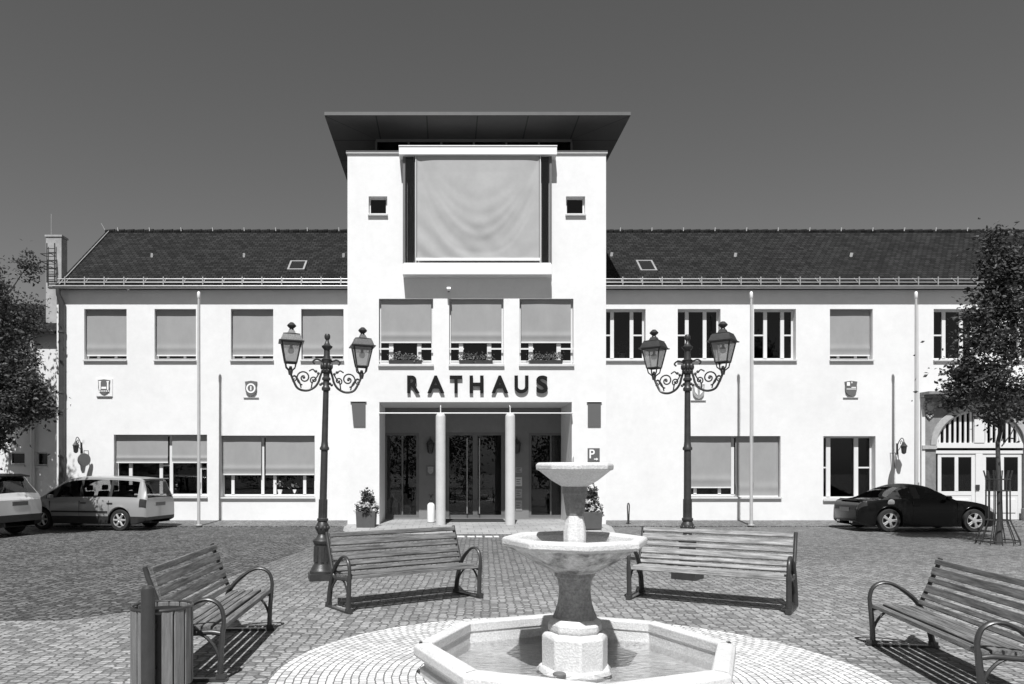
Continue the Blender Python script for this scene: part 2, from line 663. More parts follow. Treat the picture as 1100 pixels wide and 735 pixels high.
# walkway along the walls, rising gently to them
yk = 23.6
sheet('sidewalk', M['walk'], [
    [(-40, yk, .03), (XTL - .02, yk, .03), (XTL - .02, YW + .6, .135), (-40, YW + .6, .135)],
    [(XTR + .02, yk, .03), (40, yk, .03), (40, YW + .6, .135), (XTR + .02, YW + .6, .135)],
    [(-40, yk, .001), (XTL - .02, yk, .001), (XTL - .02, yk, .03), (-40, yk, .03)],
    [(XTR + .02, yk, .001), (40, yk, .001), (40, yk, .03), (XTR + .02, yk, .03)]])
sheet('entrance_pavement', M['apron'], [
    [(XTL + .5, 20.9, .006), (XTR - .2, 20.9, .006), (XTR - .02, 22.3, .11), (XTL + .02, 22.3, .11)],
    [(XTL + .02, 22.3, .11), (XTR - .02, 22.3, .11), (XTR - .02, YB + .1, .12), (XTL + .02, YB + .1, .12)],
    [(XTL + .5, 20.9, .006), (XTL + .02, 22.3, .11), (XTL + .02, 23.6, .115), (XTL + .02, 23.6, .0), (XTL + .02, 22, .0)],
    [(XTR - .2, 20.9, .006), (XTR - .02, 22.3, .11), (XTR - .02, 23.6, .115), (XTR - .02, 23.6, .0), (XTR - .02, 22, .0)]])
# pale row of stones before the entrance
b = MB()
for i, (u0, u1) in enumerate([(484, 490), (491, 499), (502, 510), (511.5, 518), (521, 529), (530.5, 536)]):
    y = gy(577)
    b.box(px(u0, y), px(u1, y), y - .12, y + .2, .0, .014 + .003 * (i % 2))
tag(b.build('kerb_stones', M['granite'], bevel=.004), kind='structure')
# ring of pale setts about the fountain
b = MB()
n = 96
rin, rout = 1.1, 2.63
vs = [(FC.x + r * math.cos(2 * math.pi * i / n), FC.y + r * math.sin(2 * math.pi * i / n), .009) for r in (rin, rout) for i in range(n)]
b.add(vs, [(i, (i + 1) % n, n + (i + 1) % n, n + i) for i in range(n)])
tag(b.build('fountain_pavement', M['ring'], smooth=0, recalc=False), kind='structure')
for p in bpy.data.objects['fountain_pavement'].data.polygons:
    if p.normal.z < 0:
        p.flip()


# ------------------------------------------------------------------ walls with holes
def wall_holes(b, x0, x1, z0, z1, y, holes, depth):
    """front face of a wall in the plane y, seen from -y, with rectangular holes and their reveals"""
    xs = sorted({x0, x1, *[h[0] for h in holes], *[h[1] for h in holes]})
    zs = sorted({z0, z1, *[h[2] for h in holes], *[h[3] for h in holes]})
    xs = [x for x in xs if x0 <= x <= x1]
    zs = [z for z in zs if z0 <= z <= z1]
    for i in range(len(xs) - 1):
        for j in range(len(zs) - 1):
            cx, cz = (xs[i] + xs[i + 1]) / 2, (zs[j] + zs[j + 1]) / 2
            if any(h[0] < cx < h[1] and h[2] < cz < h[3] for h in holes):
                continue
            b.add([(xs[i], y, zs[j]), (xs[i + 1], y, zs[j]), (xs[i + 1], y, zs[j + 1]), (xs[i], y, zs[j + 1])], [(0, 1, 2, 3)])
    for h in holes:
        d = h[4] if len(h) > 4 else depth
        a, c, e, f = h[:4]
        Y2 = y + d
        b.add([(a, y, e), (c, y, e), (c, y, f), (a, y, f), (a, Y2, e), (c, Y2, e), (c, Y2, f), (a, Y2, f)],
              [(0, 4, 5, 1), (1, 5, 6, 2), (2, 6, 7, 3), (3, 7, 4, 0)])


def hole(u0, v0, u1, v1, Y):
    return (px(u0, Y), px(u1, Y), pz(v1, Y), pz(v0, Y))


hall = empty('town_hall', (1.0, YT, 0), 0, 'white rendered town hall with a central tower, dark tiled roof and dark wall letters', 'building')
RD = .38                       # reveal depth
up = [(90.5, 332, 136, 388), (166, 332, 210.5, 388), (248, 332, 293.5, 388), (323.5, 332, 369, 388)]
upr = [(642, 332, 693.5, 388), (728, 332, 774, 388), (810, 332, 855, 388), (891.5, 332, 937.5, 388), (1003, 332, 1049, 388), (1085, 332, 1131, 388)]
lowl = [(122.3, 467, 222.4, 535), (237, 468, 338, 535.5)]
lowr = [(737, 468.5, 838.5, 535.5), (884.5, 468.6, 940.5, 538)]
tw = [(407, 321, 465.3, 393.5), (482.5, 321, 541, 393.5), (558, 321, 616, 393.5)]
small = [(396, 211, 416, 232), (608, 211, 628.5, 232)]

ZE = pz(313, 24.85) + .1       # top of the wing walls, under the gutter
b = MB()
wall_holes(b, XL, XTL + .05, 0, ZE, YW, [hole(*h, YW) for h in up + lowl], RD)
b.add([(XL, YW, 0), (XL, YW, ZE), (XL, YW + 7.2, ZE), (XL, YW + 7.2, 0)], [(0, 1, 2, 3)])
b.add([(XL, YW, ZE), (XL, YW + 7.2, ZE), (XL, 28.66, 10.66)], [(0, 1, 2)])
b.build('wing_wall', M['wall'], hall, smooth=0, recalc=False, world=True)
b = MB()
zp = pz(423, YW)
wall_holes(b, XTR - .05, XP, 0, ZE, YW, [hole(*h, YW) for h in upr[:4] + lowr], RD)
wall_holes(b, XP, XR, zp, ZE, YW, [hole(*h, YW) for h in upr[4:]], RD)
b.build('wing_wall', M['wall'], hall, smooth=0, recalc=False, world=True)
b = MB()
ZT = pz(165.5, YT)
ent = hole(407.5, 432, 614.3, 566, YT)
ent = (ent[0], ent[1], 0., ent[3])
wall_holes(b, XTL, XTR, 0, ZT, YT, [hole(*h, YT) for h in tw + small] + [(*ent, YB - YT)], .22)
for x in (XTL, XTR):
    b.add([(x, YT, 0), (x, YT, ZT), (x, 31, ZT), (x, 31, 0)], [(0, 1, 2, 3)])
b.add([(XTL, YT + .3, ZT), (XTR, YT + .3, ZT), (XTR, 31, ZT), (XTL, 31, ZT)], [(0, 1, 2, 3)])
b.build('tower_wall', M['wall'], hall, smooth=0, recalc=False, world=True)
MB().box(XTL - .04, XTR + .04, YT - .05, YT + .3, ZT, ZT + .085).build('parapet_cap', M['grey_trim'], hall, world=True)

# entrance back wall
eg = [(px(409, YB) + .12, px(450, YB), .17, pz(465, YB)), (px(479, YB), px(542, YB), .16, pz(464.5, YB)), (px(568, YB), px(609, YB), .17, pz(465, YB))]
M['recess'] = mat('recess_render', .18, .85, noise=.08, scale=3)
b = MB()
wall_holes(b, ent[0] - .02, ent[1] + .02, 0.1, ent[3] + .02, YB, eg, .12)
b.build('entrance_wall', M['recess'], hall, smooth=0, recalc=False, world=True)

# ------------------------------------------------------------------ windows
def window(h, Y, parent, blinds=(), mull=(), transoms=(), depth=.2, sill=True, name='window', fw=.055, mw=.085, room=True, frame='frame', blind_y=.135, sill_h=.055, guide=True):
    x0, x1, z0, z1 = h
    yf = Y + depth
    b = MB()
    t = .05
    zb = z0 + (sill_h + .002 if sill else 0)
    b.box(x0, x0 + fw, yf, yf + t, zb, z1)
    b.box(x1 - fw, x1, yf, yf + t, zb, z1)
    b.box(x0 + fw, x1 - fw, yf, yf + t, z1 - fw, z1)
    b.box(x0 + fw, x1 - fw, yf, yf + t, zb, zb + fw * 1.3)
    ms = [x0 + (x1 - x0) * q for q in mull]
    for q in ms:
        b.box(q - mw / 2, q + mw / 2, yf - .02, yf + t - .003, zb + fw * 1.3, z1 - fw)
    for (a, c, zf) in transoms:
        xa, xc = x0 + (x1 - x0) * a, x0 + (x1 - x0) * c
        zz = zb + (z1 - zb) * zf
        b.box(xa + mw / 2, xc - mw / 2, yf - .003, yf + t - .006, zz - .025, zz + .025)
    w = b.build(name, M[frame], parent, smooth=0, world=True)
    g = MB()
    g.box(x0 + .02, x1 - .02, yf + .022, yf + .03, zb + .02, z1 - .02)
    g.build('pane', M['pane'], w, smooth=0)
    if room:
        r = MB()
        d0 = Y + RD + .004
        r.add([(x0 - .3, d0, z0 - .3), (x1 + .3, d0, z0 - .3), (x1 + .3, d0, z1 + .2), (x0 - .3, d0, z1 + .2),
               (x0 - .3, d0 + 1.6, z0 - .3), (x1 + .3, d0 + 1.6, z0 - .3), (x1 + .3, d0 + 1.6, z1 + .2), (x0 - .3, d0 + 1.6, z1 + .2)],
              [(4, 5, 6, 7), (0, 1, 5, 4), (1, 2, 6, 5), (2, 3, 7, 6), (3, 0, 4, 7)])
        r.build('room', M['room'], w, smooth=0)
    if sill:
        MB().box(x0 - .02, x1 + .02, Y - .075, yf + .06, z0 - .012, z0 + sill_h - .012).build('sill', M['sillm'], w, smooth=0, bevel=.006)
    for (a, c, zbot) in blinds:
        xa, xc = x0 + (x1 - x0) * a + .03, x0 + (x1 - x0) * c - .03
        yb = Y + blind_y
        nx, nz = 14, 30
        bb = MB()
        ph = random.uniform(0, 6)
        sag = random.uniform(.004, .012)
        vs = []
        for j in range(nz + 1):
            for i in range(nx + 1):
                s_, t_ = i / nx, j / nz
                y = yb - .022 * math.exp(-((t_ - .14) / .06) ** 2) + sag * math.sin(3.1 * s_ + ph + 2.2 * t_) * math.sin(math.pi * s_) * (1 - .3 * t_)
                vs.append((xa + (xc - xa) * s_, y, zbot + (z1 - .01 - zbot) * t_))
        fs = [(j * (nx + 1) + i, j * (nx + 1) + i + 1, (j + 1) * (nx + 1) + i + 1, (j + 1) * (nx + 1) + i) for j in range(nz) for i in range(nx)]
        bb.add(vs, fs)
        bl = bb.build('blind', M['blind'], w, smooth=180, recalc=False)
        MB().box(xa, xc, yb - .014, yb + .014, zbot - .045, zbot - .002).build('blind_rail', M['frame'], bl, smooth=0)
    return w


STD = dict(mull=(.27, .68), transoms=((0, .27, .42), (.68, 1, .42)))
for h in up:
    hh = hole(*h, YW)
    window(hh, YW, hall, blinds=[(0, 1, pz(382.5, YW) + .06)], depth=.23, **STD)
for k, h in enumerate(upr):
    hh = hole(*h, YW)
    if k == 3:
        window(hh, YW, hall, blinds=[(0, 1, pz(382.5, YW) + .06)], depth=.23, **STD)
    else:
        window(hh, YW, hall, depth=.23, mull=(.33, .74) if k != 1 else (.26, .68), transoms=((0, .33, .5), (.74, 1, .5)) if k != 1 else ((0, .26, .5),), mw=.12)
window(hole(*lowl[0], YW), YW, hall, blinds=[(0, .575, pz(496, YW)), (.6, 1, pz(496, YW))], mull=(.15, .48, .59, .9), transoms=((.9, 1, .45), (.48, .59, .5)), mw=.11, depth=.25)
window(hole(*lowl[1], YW), YW, hall, blinds=[(0, .43, pz(509, YW)), (.46, 1, pz(509, YW))], mull=(.11, .43, .56, .88), mw=.1, depth=.25)
window(hole(*lowr[0], YW), YW, hall, blinds=[(0, .5, pz(523, YW)), (.53, 1, pz(532.5, YW))], mull=(.12, .38, .52, .8), mw=.1, depth=.25)
window(hole(*lowr[1], YW), YW, hall, mull=(.16, .70), transoms=((0, .16, .5), (.70, 1, .5)), mw=.14, depth=.25)
for h in tw:
    hh = hole(*h, YT)
    w = window(hh, YT, hall, blinds=[(.02, .98, pz(366.5, YT))], mull=(.22, .74), mw=.13, depth=.17, blind_y=.1, sill_h=.07)
    # safety rail before the side lights
    x0, x1, z0, z1 = hh
    r = MB()
    zz = pz(374.5, YT)
    for (a, c) in ((0, .27), (.71, 1)):
        r.box(x0 + (x1 - x0) * a + .01, x0 + (x1 - x0) * c, YT + .06, YT + .085, zz - .025, zz + .025)
    r.box(x0, x1, YT + .04, YT + .07, pz(387.5, YT) - .03, pz(387.5, YT) + .01)
    r.build('guard_rail', M['frame'], w, smooth=0)
for h in small:
    window(hole(*h, YT), YT, hall, depth=.15, fw=.05, sill_h=.06)

# flower boxes in the tower windows
def leaf_cloud(b, c, rad, n, size, flat=1., seed=None):
    r = np.random.default_rng(seed if seed is not None else rng.integers(1e9))
    P = r.normal(size=(n, 3)) * .45
    P = np.clip(P, -1.1, 1.1) * np.array(rad) + np.array(c)
    add_leaves(b, P, size, r, flat)


def add_leaves(b, P, size, r, flat=1.):
    n = len(P)
    d1 = r.normal(size=(n, 3))
    d1[:, 2] *= flat
    d1 /= np.linalg.norm(d1, axis=1)[:, None]
    d2 = np.cross(d1, r.normal(size=(n, 3)))
    d2 /= np.linalg.norm(d2, axis=1)[:, None]
    s = size * r.uniform(.6, 1.3, n)[:, None]
    a = P - d1 * s
    c = P + d1 * s
    nn = np.cross(d1, d2)
    e = P + d2 * s * .55 + nn * s * .2
    f = P - d2 * s * .55 + nn * s * .2
    o = len(b.v)
    V = np.stack([a, e, c, f], 1).reshape(-1, 3)
    b.v += [tuple(x) for x in V]
    b.f += [(o + 4 * i, o + 4 * i + 1, o + 4 * i + 2, o + 4 * i + 3) for i in range(n)]


pos3 = ['left', 'middle', 'right']
lab3 = ['flower box of pale geraniums on the tower window sill nearest the letter R',
        'flower box of pale geraniums on the middle tower window sill above the letter H',
        'flower box of pale geraniums on the tower window sill above the letters U and S']
for k, h in enumerate(tw):
    x0, x1, z0, z1 = hole(*h, YT)
    xa, xb = x0 + (x1 - x0) * .18, x0 + (x1 - x0) * .8
    t = empty('flower_box', ((xa + xb) / 2, YT - .02, z0 + .06), 0, lab3[k], 'flower box', 'flower boxes on the tower window sills')
    hw = (xb - xa) / 2
    MB().prism([(-hw, .12), (-hw + .02, 0), (hw - .02, 0), (hw, .12)], 'Y', -.05, .1).build('trough', M['darkmetal'], t, smooth=0)
    b = MB()
    for q in range(7):
        leaf_cloud(b, (-hw + .1 + (2 * hw - .2) * q / 6, .02, .2 + random.uniform(-.03, .06)), (.16, .1, .14), 45, .035)
    b.build('foliage', M['leafpale'], t, smooth=0, recalc=False)

# ------------------------------------------------------------------ bay with the canvas blind
yb0, yb1 = YT - .30, YT
bl, brr = px(434, yb0), px(591.5, yb0)
zs0, zs1 = pz(295, YT - .41), pz(284, YT - .41)
zc0, zc1 = pz(166, YT - .45), pz(157.5, YT - .45)
bay = MB()
bay.box(px(432.5, YT - .41), px(593, YT - .41), YT - .41, YT - .002, zs0, zs1)
bay.box(px(433.5, YT - .36), px(592, YT - .36), YT - .36, YT - .002, zs1, zs1 + .06)
bay = bay.build('bay_window', M['trim'], hall, smooth=0, bevel=.01, world=True)
c = MB().box(px(428.4, YT - .45), px(598.4, YT - .45), YT - .45, YT - .002, zc0, zc1)
c.box(px(428, YT - .47), px(598.8, YT - .47), YT - .47, YT + .05, zc1, zc1 + .035)
c.build('cornice', M['trim'], bay, smooth=0, bevel=.008)
zsill = zs1 + .062
g = MB()
for (a, c2) in ((bl + .05, px(446, yb0) - .04), (px(580.5, yb0) + .04, brr - .05)):
    MB().box(a, c2, yb0 + .02, yb0 + .028, zsill, zc0).build('pane', M['pane'], bay, smooth=0)
for x in (bl, brr):
    MB().box(x - .004, x + .004, yb0 + .04, yb1 - .02, zsill, zc0).build('pane', M['pane'], bay, smooth=0)
fr = MB()
for u in (446.5, 580.3):
    x = px(u, yb0)
    fr.box(x - .03, x + .03, yb0 - .03, yb0 + .03, zsill, zc0)
for x in (bl, brr):
    fr.box(x - .035, x + .035, yb0 - .01, yb0 + .045, zsill, zc0)
fr.build('frame', M['mid'], bay, smooth=0)
rm = MB().box(bl + .1, brr - .1, YT + .001, YT + .02, zsill, zc0)
rm.build('back_panel', M['grey_trim'], bay, smooth=0)
# canvas
x0, x1 = px(448, yb0 - .06), px(579, yb0 - .06)
z0, z1 = pz(277, yb0 - .06), pz(166.5, yb0 - .06)
nx, nz = 90, 80
vs = []
for j in range(nz + 1):
    for i in range(nx + 1):
        s, t = i / nx, j / nz
        # swags hanging from the upper corners
        q = (s - .5) * 2
        aq = abs(q)
        swag = 0.
        for (t0, k_, p_, w_, a_) in ((.10, .78, 2.4, .10, .05), (.17, .80, 2.0, .045, .022), (.27, .72, 1.9, .05, .03), (.40, .60, 1.8, .06, .026), (.05, .70, 2.8, .03, .014), (.55, .48, 1.7, .07, .02)):
            d_ = t - t0 - k_ * aq ** p_ + .03 * q
            swag += .7 * a_ * math.exp(-(d_ / w_) ** 2) * max(0., 1 - aq) ** .35
        swag2 = 0.
        wr = .018 * math.sin(34 * (s * .8 + t * .7) + 3 * s) * max(0, .7 - t) * (1 - s) * 1.6
        wr2 = .010 * math.sin(30 * (s - t * .9)) * max(0, .5 - t) * s
        y = yb0 - .06 - .07 * math.sin(math.pi * s) * math.sin(math.pi * min(1, t * 1.2)) * .6 + swag + swag2 + wr + wr2
        vs.append((x0 + (x1 - x0) * s, y, z0 + (z1 - z0) * t))
b = MB().add(vs, [(j * (nx + 1) + i, j * (nx + 1) + i + 1, (j + 1) * (nx + 1) + i + 1, (j + 1) * (nx + 1) + i) for j in range(nz) for i in range(nx)])
cv = b.build('canvas_blind', M['canvas'], bay, smooth=180, recalc=False)
MB().box(x0 - .04, x1 + .04, yb0 - .08, yb0 - .04, z0 - .09, z0 - .005).build('blind_rail', M['trim'], bay, smooth=0)
gr = MB()
for x in (x0 - .035, x1 + .035):
    gr.box(x - .012, x + .012, yb0 - .075, yb0 - .045, z0 - .16, z1)
gr.build('blind_guide', M['frame'], bay, smooth=0)

# ------------------------------------------------------------------ tower roof
ov = .61
ze = 12.35
rx0, rx1, ry0, ry1 = XTL - ov, XTR + ov, YT - ov, 29.2
M['slabedge'] = mat('roof_edge_sheet', .10, .5, noise=.1, scale=3)
tr = MB().box(rx0, rx1, ry0, ry1, ze, ze + .10)
tr = tr.build('tower_roof', M['slabedge'], hall, smooth=0, world=True)
MB().add([(rx0 + .015, ry0 + .015, ze - .004), (rx1 - .015, ry0 + .015, ze - .004), (rx1 - .015, ry1, ze - .004), (rx0 + .015, ry1, ze - .004)], [(0, 1, 2, 3)]).build('soffit_backing', M['room'], tr, smooth=0, recalc=False)
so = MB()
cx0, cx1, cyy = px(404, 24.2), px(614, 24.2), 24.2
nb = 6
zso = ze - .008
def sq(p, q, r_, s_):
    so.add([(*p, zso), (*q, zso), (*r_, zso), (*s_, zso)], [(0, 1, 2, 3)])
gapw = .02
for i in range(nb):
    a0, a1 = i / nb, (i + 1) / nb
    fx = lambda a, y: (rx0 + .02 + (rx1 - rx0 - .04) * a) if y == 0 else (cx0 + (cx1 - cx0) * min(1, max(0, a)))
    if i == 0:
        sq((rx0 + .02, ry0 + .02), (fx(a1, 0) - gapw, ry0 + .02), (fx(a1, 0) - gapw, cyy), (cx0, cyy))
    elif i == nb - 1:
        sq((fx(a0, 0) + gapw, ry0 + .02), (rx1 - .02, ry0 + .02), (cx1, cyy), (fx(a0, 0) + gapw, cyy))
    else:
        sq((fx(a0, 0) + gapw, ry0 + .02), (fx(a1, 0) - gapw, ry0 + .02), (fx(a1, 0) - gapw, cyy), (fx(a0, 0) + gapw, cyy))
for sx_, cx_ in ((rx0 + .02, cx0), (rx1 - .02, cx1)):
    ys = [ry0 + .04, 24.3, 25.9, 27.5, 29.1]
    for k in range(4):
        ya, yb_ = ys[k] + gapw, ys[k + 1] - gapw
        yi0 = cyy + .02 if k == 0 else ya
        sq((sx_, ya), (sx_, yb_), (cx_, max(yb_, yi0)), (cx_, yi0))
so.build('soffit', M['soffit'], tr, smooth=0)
cl = MB()
cl.box(cx0, cx1, cyy, cyy + .06, ZT, ZT + .12)
cl.box(cx0, cx1, cyy, cyy + .06, ze - .1, ze - .01)
for i in range(7):
    x = cx0 + (cx1 - cx0) * i / 6
    cl.box(x - .03, x + .03, cyy - .01, cyy + .05, ZT + .12, ze - .1)
cl = cl.build('clerestory', M['mid'], hall, smooth=0, world=True)
MB().box(cx0, cx1, cyy + .02, cyy + .03, ZT + .1, ze - .05).build('pane', M['pane'], cl, smooth=0)
b = MB()
for x in (cx0, cx1):
    b.box(x - .02, x + .02, cyy + .06, 29, ZT, ze - .01)
b.box(cx0, cx1, cyy + 1.5, cyy + 1.55, ZT, ze - .01)
b.build('back_panel', M['mid'], cl, smooth=0)
MB().box(px(427, 23.6), px(585, 23.6), 23.4, 24.4, ze + .1, ze + .265).build('roof_light', M['trim'], tr, smooth=0, bevel=.01)

# ------------------------------------------------------------------ wing roofs
YG, ZG = 24.85, pz(308, 24.85)
YR, ZR = 28.66, pz(249, 28.66)
XV = px(57.5, YG)


def roof_part(x0, x1, name='roof'):
    b = MB()
    t = .07
    y0 = YG + .05
    z0 = ZG + .03
    b.add([(x0, y0, z0), (x1, y0, z0), (x1, YR, ZR), (x0, YR, ZR),
           (x0, y0, z0 - t), (x1, y0, z0 - t), (x1, YR, ZR - t), (x0, YR, ZR - t)],
          [(0, 1, 2, 3), (7, 6, 5, 4), (0, 4, 5, 1), (0, 3, 7, 4), (1, 5, 6, 2)])
    y2 = 2 * YR - y0
    b.add([(x0, YR, ZR), (x1, YR, ZR), (x1, y2, z0), (x0, y2, z0)], [(0, 1, 2, 3)])
    r = b.build(name, M['roof'], hall, smooth=0, world=True)
    # ridge tiles with clips, gutter, snow rails
    rd = MB()
    L_ = x1 - x0
    k = int(L_ / .36)
    for i in range(k):
        a = x0 + L_ * i / k
        rd.tube([(a, YR, ZR + .0), (a + L_ / k * .97, YR, ZR + .012)], [.075, .09], 10)
    rd.build('ridge_tiles', M['roof'], r)
    cp = MB()
    x = x0 + .5
    while x < x1:
        cp.obox((x, YR - .07, ZR + .07), .03, .07, .13, 0, .3)
        x += 1.19
    cp.build('ridge_clip', M['frame'], r, smooth=0)
    gt = MB()
    pr = [(YG - .075 + .15 * i / 10, ZG - .075 * math.sin(math.pi * i / 10)) for i in range(11)]
    pr = [(YG + .078 * math.cos(math.pi + math.pi * i / 10), ZG + .078 * math.sin(math.pi + math.pi * i / 10)) for i in range(11)]
    pr += [(YG + .066 * math.cos(2 * math.pi - math.pi * i / 10), ZG + .066 * math.sin(2 * math.pi - math.pi * i / 10)) for i in range(11)]
    gt.prism(pr, 'X', x0 - .15 if x0 < 0 else x0, x1)
    gt.tube([(x0, YG - .078, ZG + .008), (x1, YG - .078, ZG + .008)], .014, 8)
    gt.build('gutter', M['zinc'], r)
    sl = (ZR - ZG) / (YR - YG)
    sg = MB()
    for dz, dy in ((.16, .2), (.27, .24)):
        sg.tube([(x0 + .05, YG + .16, ZG + .07 + dz - .05), (x1 - .05, YG + .16, ZG + .07 + dz - .05)], .017, 8)
    x = x0 + .3
    while x < x1:
        sg.box(x - .017, x + .017, YG + .13, YG + .16, ZG + .06, ZG + .36)
        sg.obox((x, YG + .3, ZG + .03 + sl * .3), .025, .4, .02, 0, math.atan(sl))
        x += .65
    sg.build('snow_guard', M['zinc'], r)
    return r


rl = roof_part(XV, XTL + .02)
rr_ = roof_part(XTR - .02, XR)
# pale verge strip
sl = (ZR - ZG) / (YR - YG)
vg = MB()
for i in range(1):
    vg.tube([(XV + .12, YG + .06, ZG + .07), (XV + .12, YR, ZR + .05)], .02, 6)
vg.box(XV - .02, XV + .03, YG, YR, 0, 0.001)
vg = MB().tube([(XV + .14, YG + .06, ZG + .08), (XV + .14, YR, ZR + .05)], .02, 6)
vg.tube([(XV + .02, YR - .05, ZR), (XV - .15, YR - .05, ZR + .3)], .012, 6)
vg.build('verge_trim', M['zinc'], rl)


def skylight(u0, u1, v0, v1, r):
    def on(u, v):
        # ray with the roof plane z = ZG+.03 + sl*(y-YG-.05)
        k = (V0 - v) / F
        y = (ZG + .03 - sl * (YG + .05) - H) / (k - sl)
        return y
    y0, y1 = on(0, v1), on(0, v0)
    xa, xb = px(u0, y0), px(u1, y0)
    ang = math.atan(sl)
    c = Vector(((xa + xb) / 2, (y0 + y1) / 2, ZG + .03 + sl * ((y0 + y1) / 2 - YG - .05) + .06))
    L_ = (y1 - y0) / math.cos(ang)
    b = MB()
    w = xb - xa
    m = Matrix.Translation(c) @ Matrix.Rotation(ang, 4, 'X')
    b.box(-w / 2, w / 2, -L_ / 2, -L_ / 2 + .06, -.06, .06)
    b.box(-w / 2, w / 2, L_ / 2 - .06, L_ / 2, -.06, .06)
    b.box(-w / 2, -w / 2 + .06, -L_ / 2 + .06, L_ / 2 - .06, -.06, .06)
    b.box(w / 2 - .06, w / 2, -L_ / 2 + .06, L_ / 2 - .06, -.06, .06)
    b.move(m)
    o = b.build('skylight', M['zinc'], r, smooth=0)
    p = MB().box(-w / 2 + .05, w / 2 - .05, -L_ / 2 + .05, L_ / 2 - .05, .0, .02).move(m)
    p.build('pane', M['roofglass'], o, smooth=0)


M['roofglass'] = mat('roof_glass', .02, .08)
skylight(308.5, 327, 283.5, 293, rl)
skylight(688, 706, 283, 294, rr_)
hk = MB()
for (u, v, r) in ((163, 276, rl), (369, 276.5, rl)):
    pass
for r, spots in ((rl, ((163, 276.5), (262, 276.5), (369, 276.5))), (rr_, ((657, 275.5), (914.5, 276), (790, 276)))):
    hk = MB()
    for (u, v) in spots:
        k = (V0 - v) / F
        y = (ZG + .03 - sl * (YG + .05) - H) / (k - sl)
        hk.obox((px(u, y), y, ZG + .03 + sl * (y - YG - .05) + .06), .07, .06, .16, .4, .3)
    hk.build('roof_hook', M['frame'], r, smooth=0)

# downpipes
for (u0, Y, r, mt, z1_, z0_) in ((66.5, YW - .09, .10, 'pipe', ZE - .1, .1),):
    x = px(u0, Y)
    b = MB()
    b.tube([(x - .05, YG, ZG - .06), (x - .05, YG + .02, ZG - .25), (x, Y, ZG - .5), (x, Y, z0_)], [.07, .07, r, r], 14)
    for zz in (2.2, 4.3, 6.3):
        b.cyl(x, Y, zz, zz + .06, r + .018, 14)
    b.build('downpipe', M['pipe'], hall, world=True)

# ------------------------------------------------------------------ entrance: columns, rod, doors
YC = YT - .17
for u in (473.3, 548):
    x = px(u, YC)
    zt = pz(443, YC)
    prof = [(.15, .10), (.15, zt - .15)] + [(.15 * math.cos(R(a)), zt - .15 + .15 * math.sin(R(a))) for a in (15, 30, 45, 60, 75, 88)]
    b = MB().lathe(prof, (x, YC, 0), 28)
    c = b.build('column', M['column'] if 'column' in M else M['grey_trim'], hall, world=True)
    MB().tube([(x, YC, zt - .02), (x, YC, zt + .16), (x, YT + .06, zt + .22)], .016, 8).build('tie_rod', M['frame'], c)
x0, x1 = ent[0], ent[1]
b = MB().tube([(x0, YC - .02, pz(444, YC)), (x1, YC - .02, pz(444, YC))], .018, 8)
b.tube([(x0 + .01, YC - .02, pz(444, YC)), (x0 + .01, YT + .02, pz(444, YC))], .018, 8)
b.tube([(x1 - .01, YC - .02, pz(444, YC)), (x1 - .01, YT + .02, pz(444, YC))], .018, 8)
b.build('tie_rod', M['frame'], hall, world=True)


def glazed(h, Y, name, mulls, parent=hall, fw=.09, mw=.06, handles=()):
    x0, x1, z0, z1 = h
    b = MB()
    y0, y1 = Y + .03, Y + .1
    b.box(x0, x0 + fw, y0, y1, z0, z1)
    b.box(x1 - fw, x1, y0, y1, z0, z1)
    b.box(x0 + fw, x1 - fw, y0, y1, z1 - fw, z1)
    b.box(x0 + fw, x1 - fw, y0, y1, z0, z0 + fw)
    for (q, w) in mulls:
        x = x0 + (x1 - x0) * q
        b.box(x - w / 2, x + w / 2, y0 - .004, y1 - .004, z0 + fw, z1 - fw)
    o = b.build(name, M['mid'], parent, smooth=0, world=True)
    MB().box(x0 + .03, x1 - .03, y0 + .03, y0 + .04, z0 + .03, z1 - .03).build('pane', M['doorglass'], o, smooth=0)
    for q in handles:
        x = x0 + (x1 - x0) * q
        hb = MB().tube([(x, y0 - .09, z0 + .15), (x, y0 - .09, z1 - .2)], .018, 10)
        for zz in (z0 + .4, z1 - .5):
            hb.tube([(x, y0 - .09, zz), (x, y0, zz)], .012, 8)
        hb.build('handle', M['zinc'], o)
    return o


glazed(eg[0], YB, 'side_window', [(.52, .05)])
door = glazed(eg[1], YB, 'entrance_door', [(.5, .16), (.03, .1), (.97, .1)], fw=.1, handles=(.36, .57))
glazed(eg[2], YB, 'side_window', [(.58, .05)])
# dark hall behind the glass
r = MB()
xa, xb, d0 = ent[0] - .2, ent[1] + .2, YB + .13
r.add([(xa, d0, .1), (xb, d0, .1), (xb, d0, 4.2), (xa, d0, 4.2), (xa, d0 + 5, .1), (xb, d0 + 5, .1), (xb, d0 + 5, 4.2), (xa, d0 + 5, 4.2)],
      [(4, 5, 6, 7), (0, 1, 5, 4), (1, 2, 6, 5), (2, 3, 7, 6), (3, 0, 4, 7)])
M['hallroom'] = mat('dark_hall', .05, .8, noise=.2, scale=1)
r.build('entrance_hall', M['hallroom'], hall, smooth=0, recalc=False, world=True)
o = MB().box(px(476, 24.5), px(542, 24.5), 24.1, 25.35, .121, .14).build('door_mat', M['asphalt'], None, smooth=0, bevel=.004)
tag(o, 'black ribbed mat on the floor before the glass entrance doors', 'doormat')

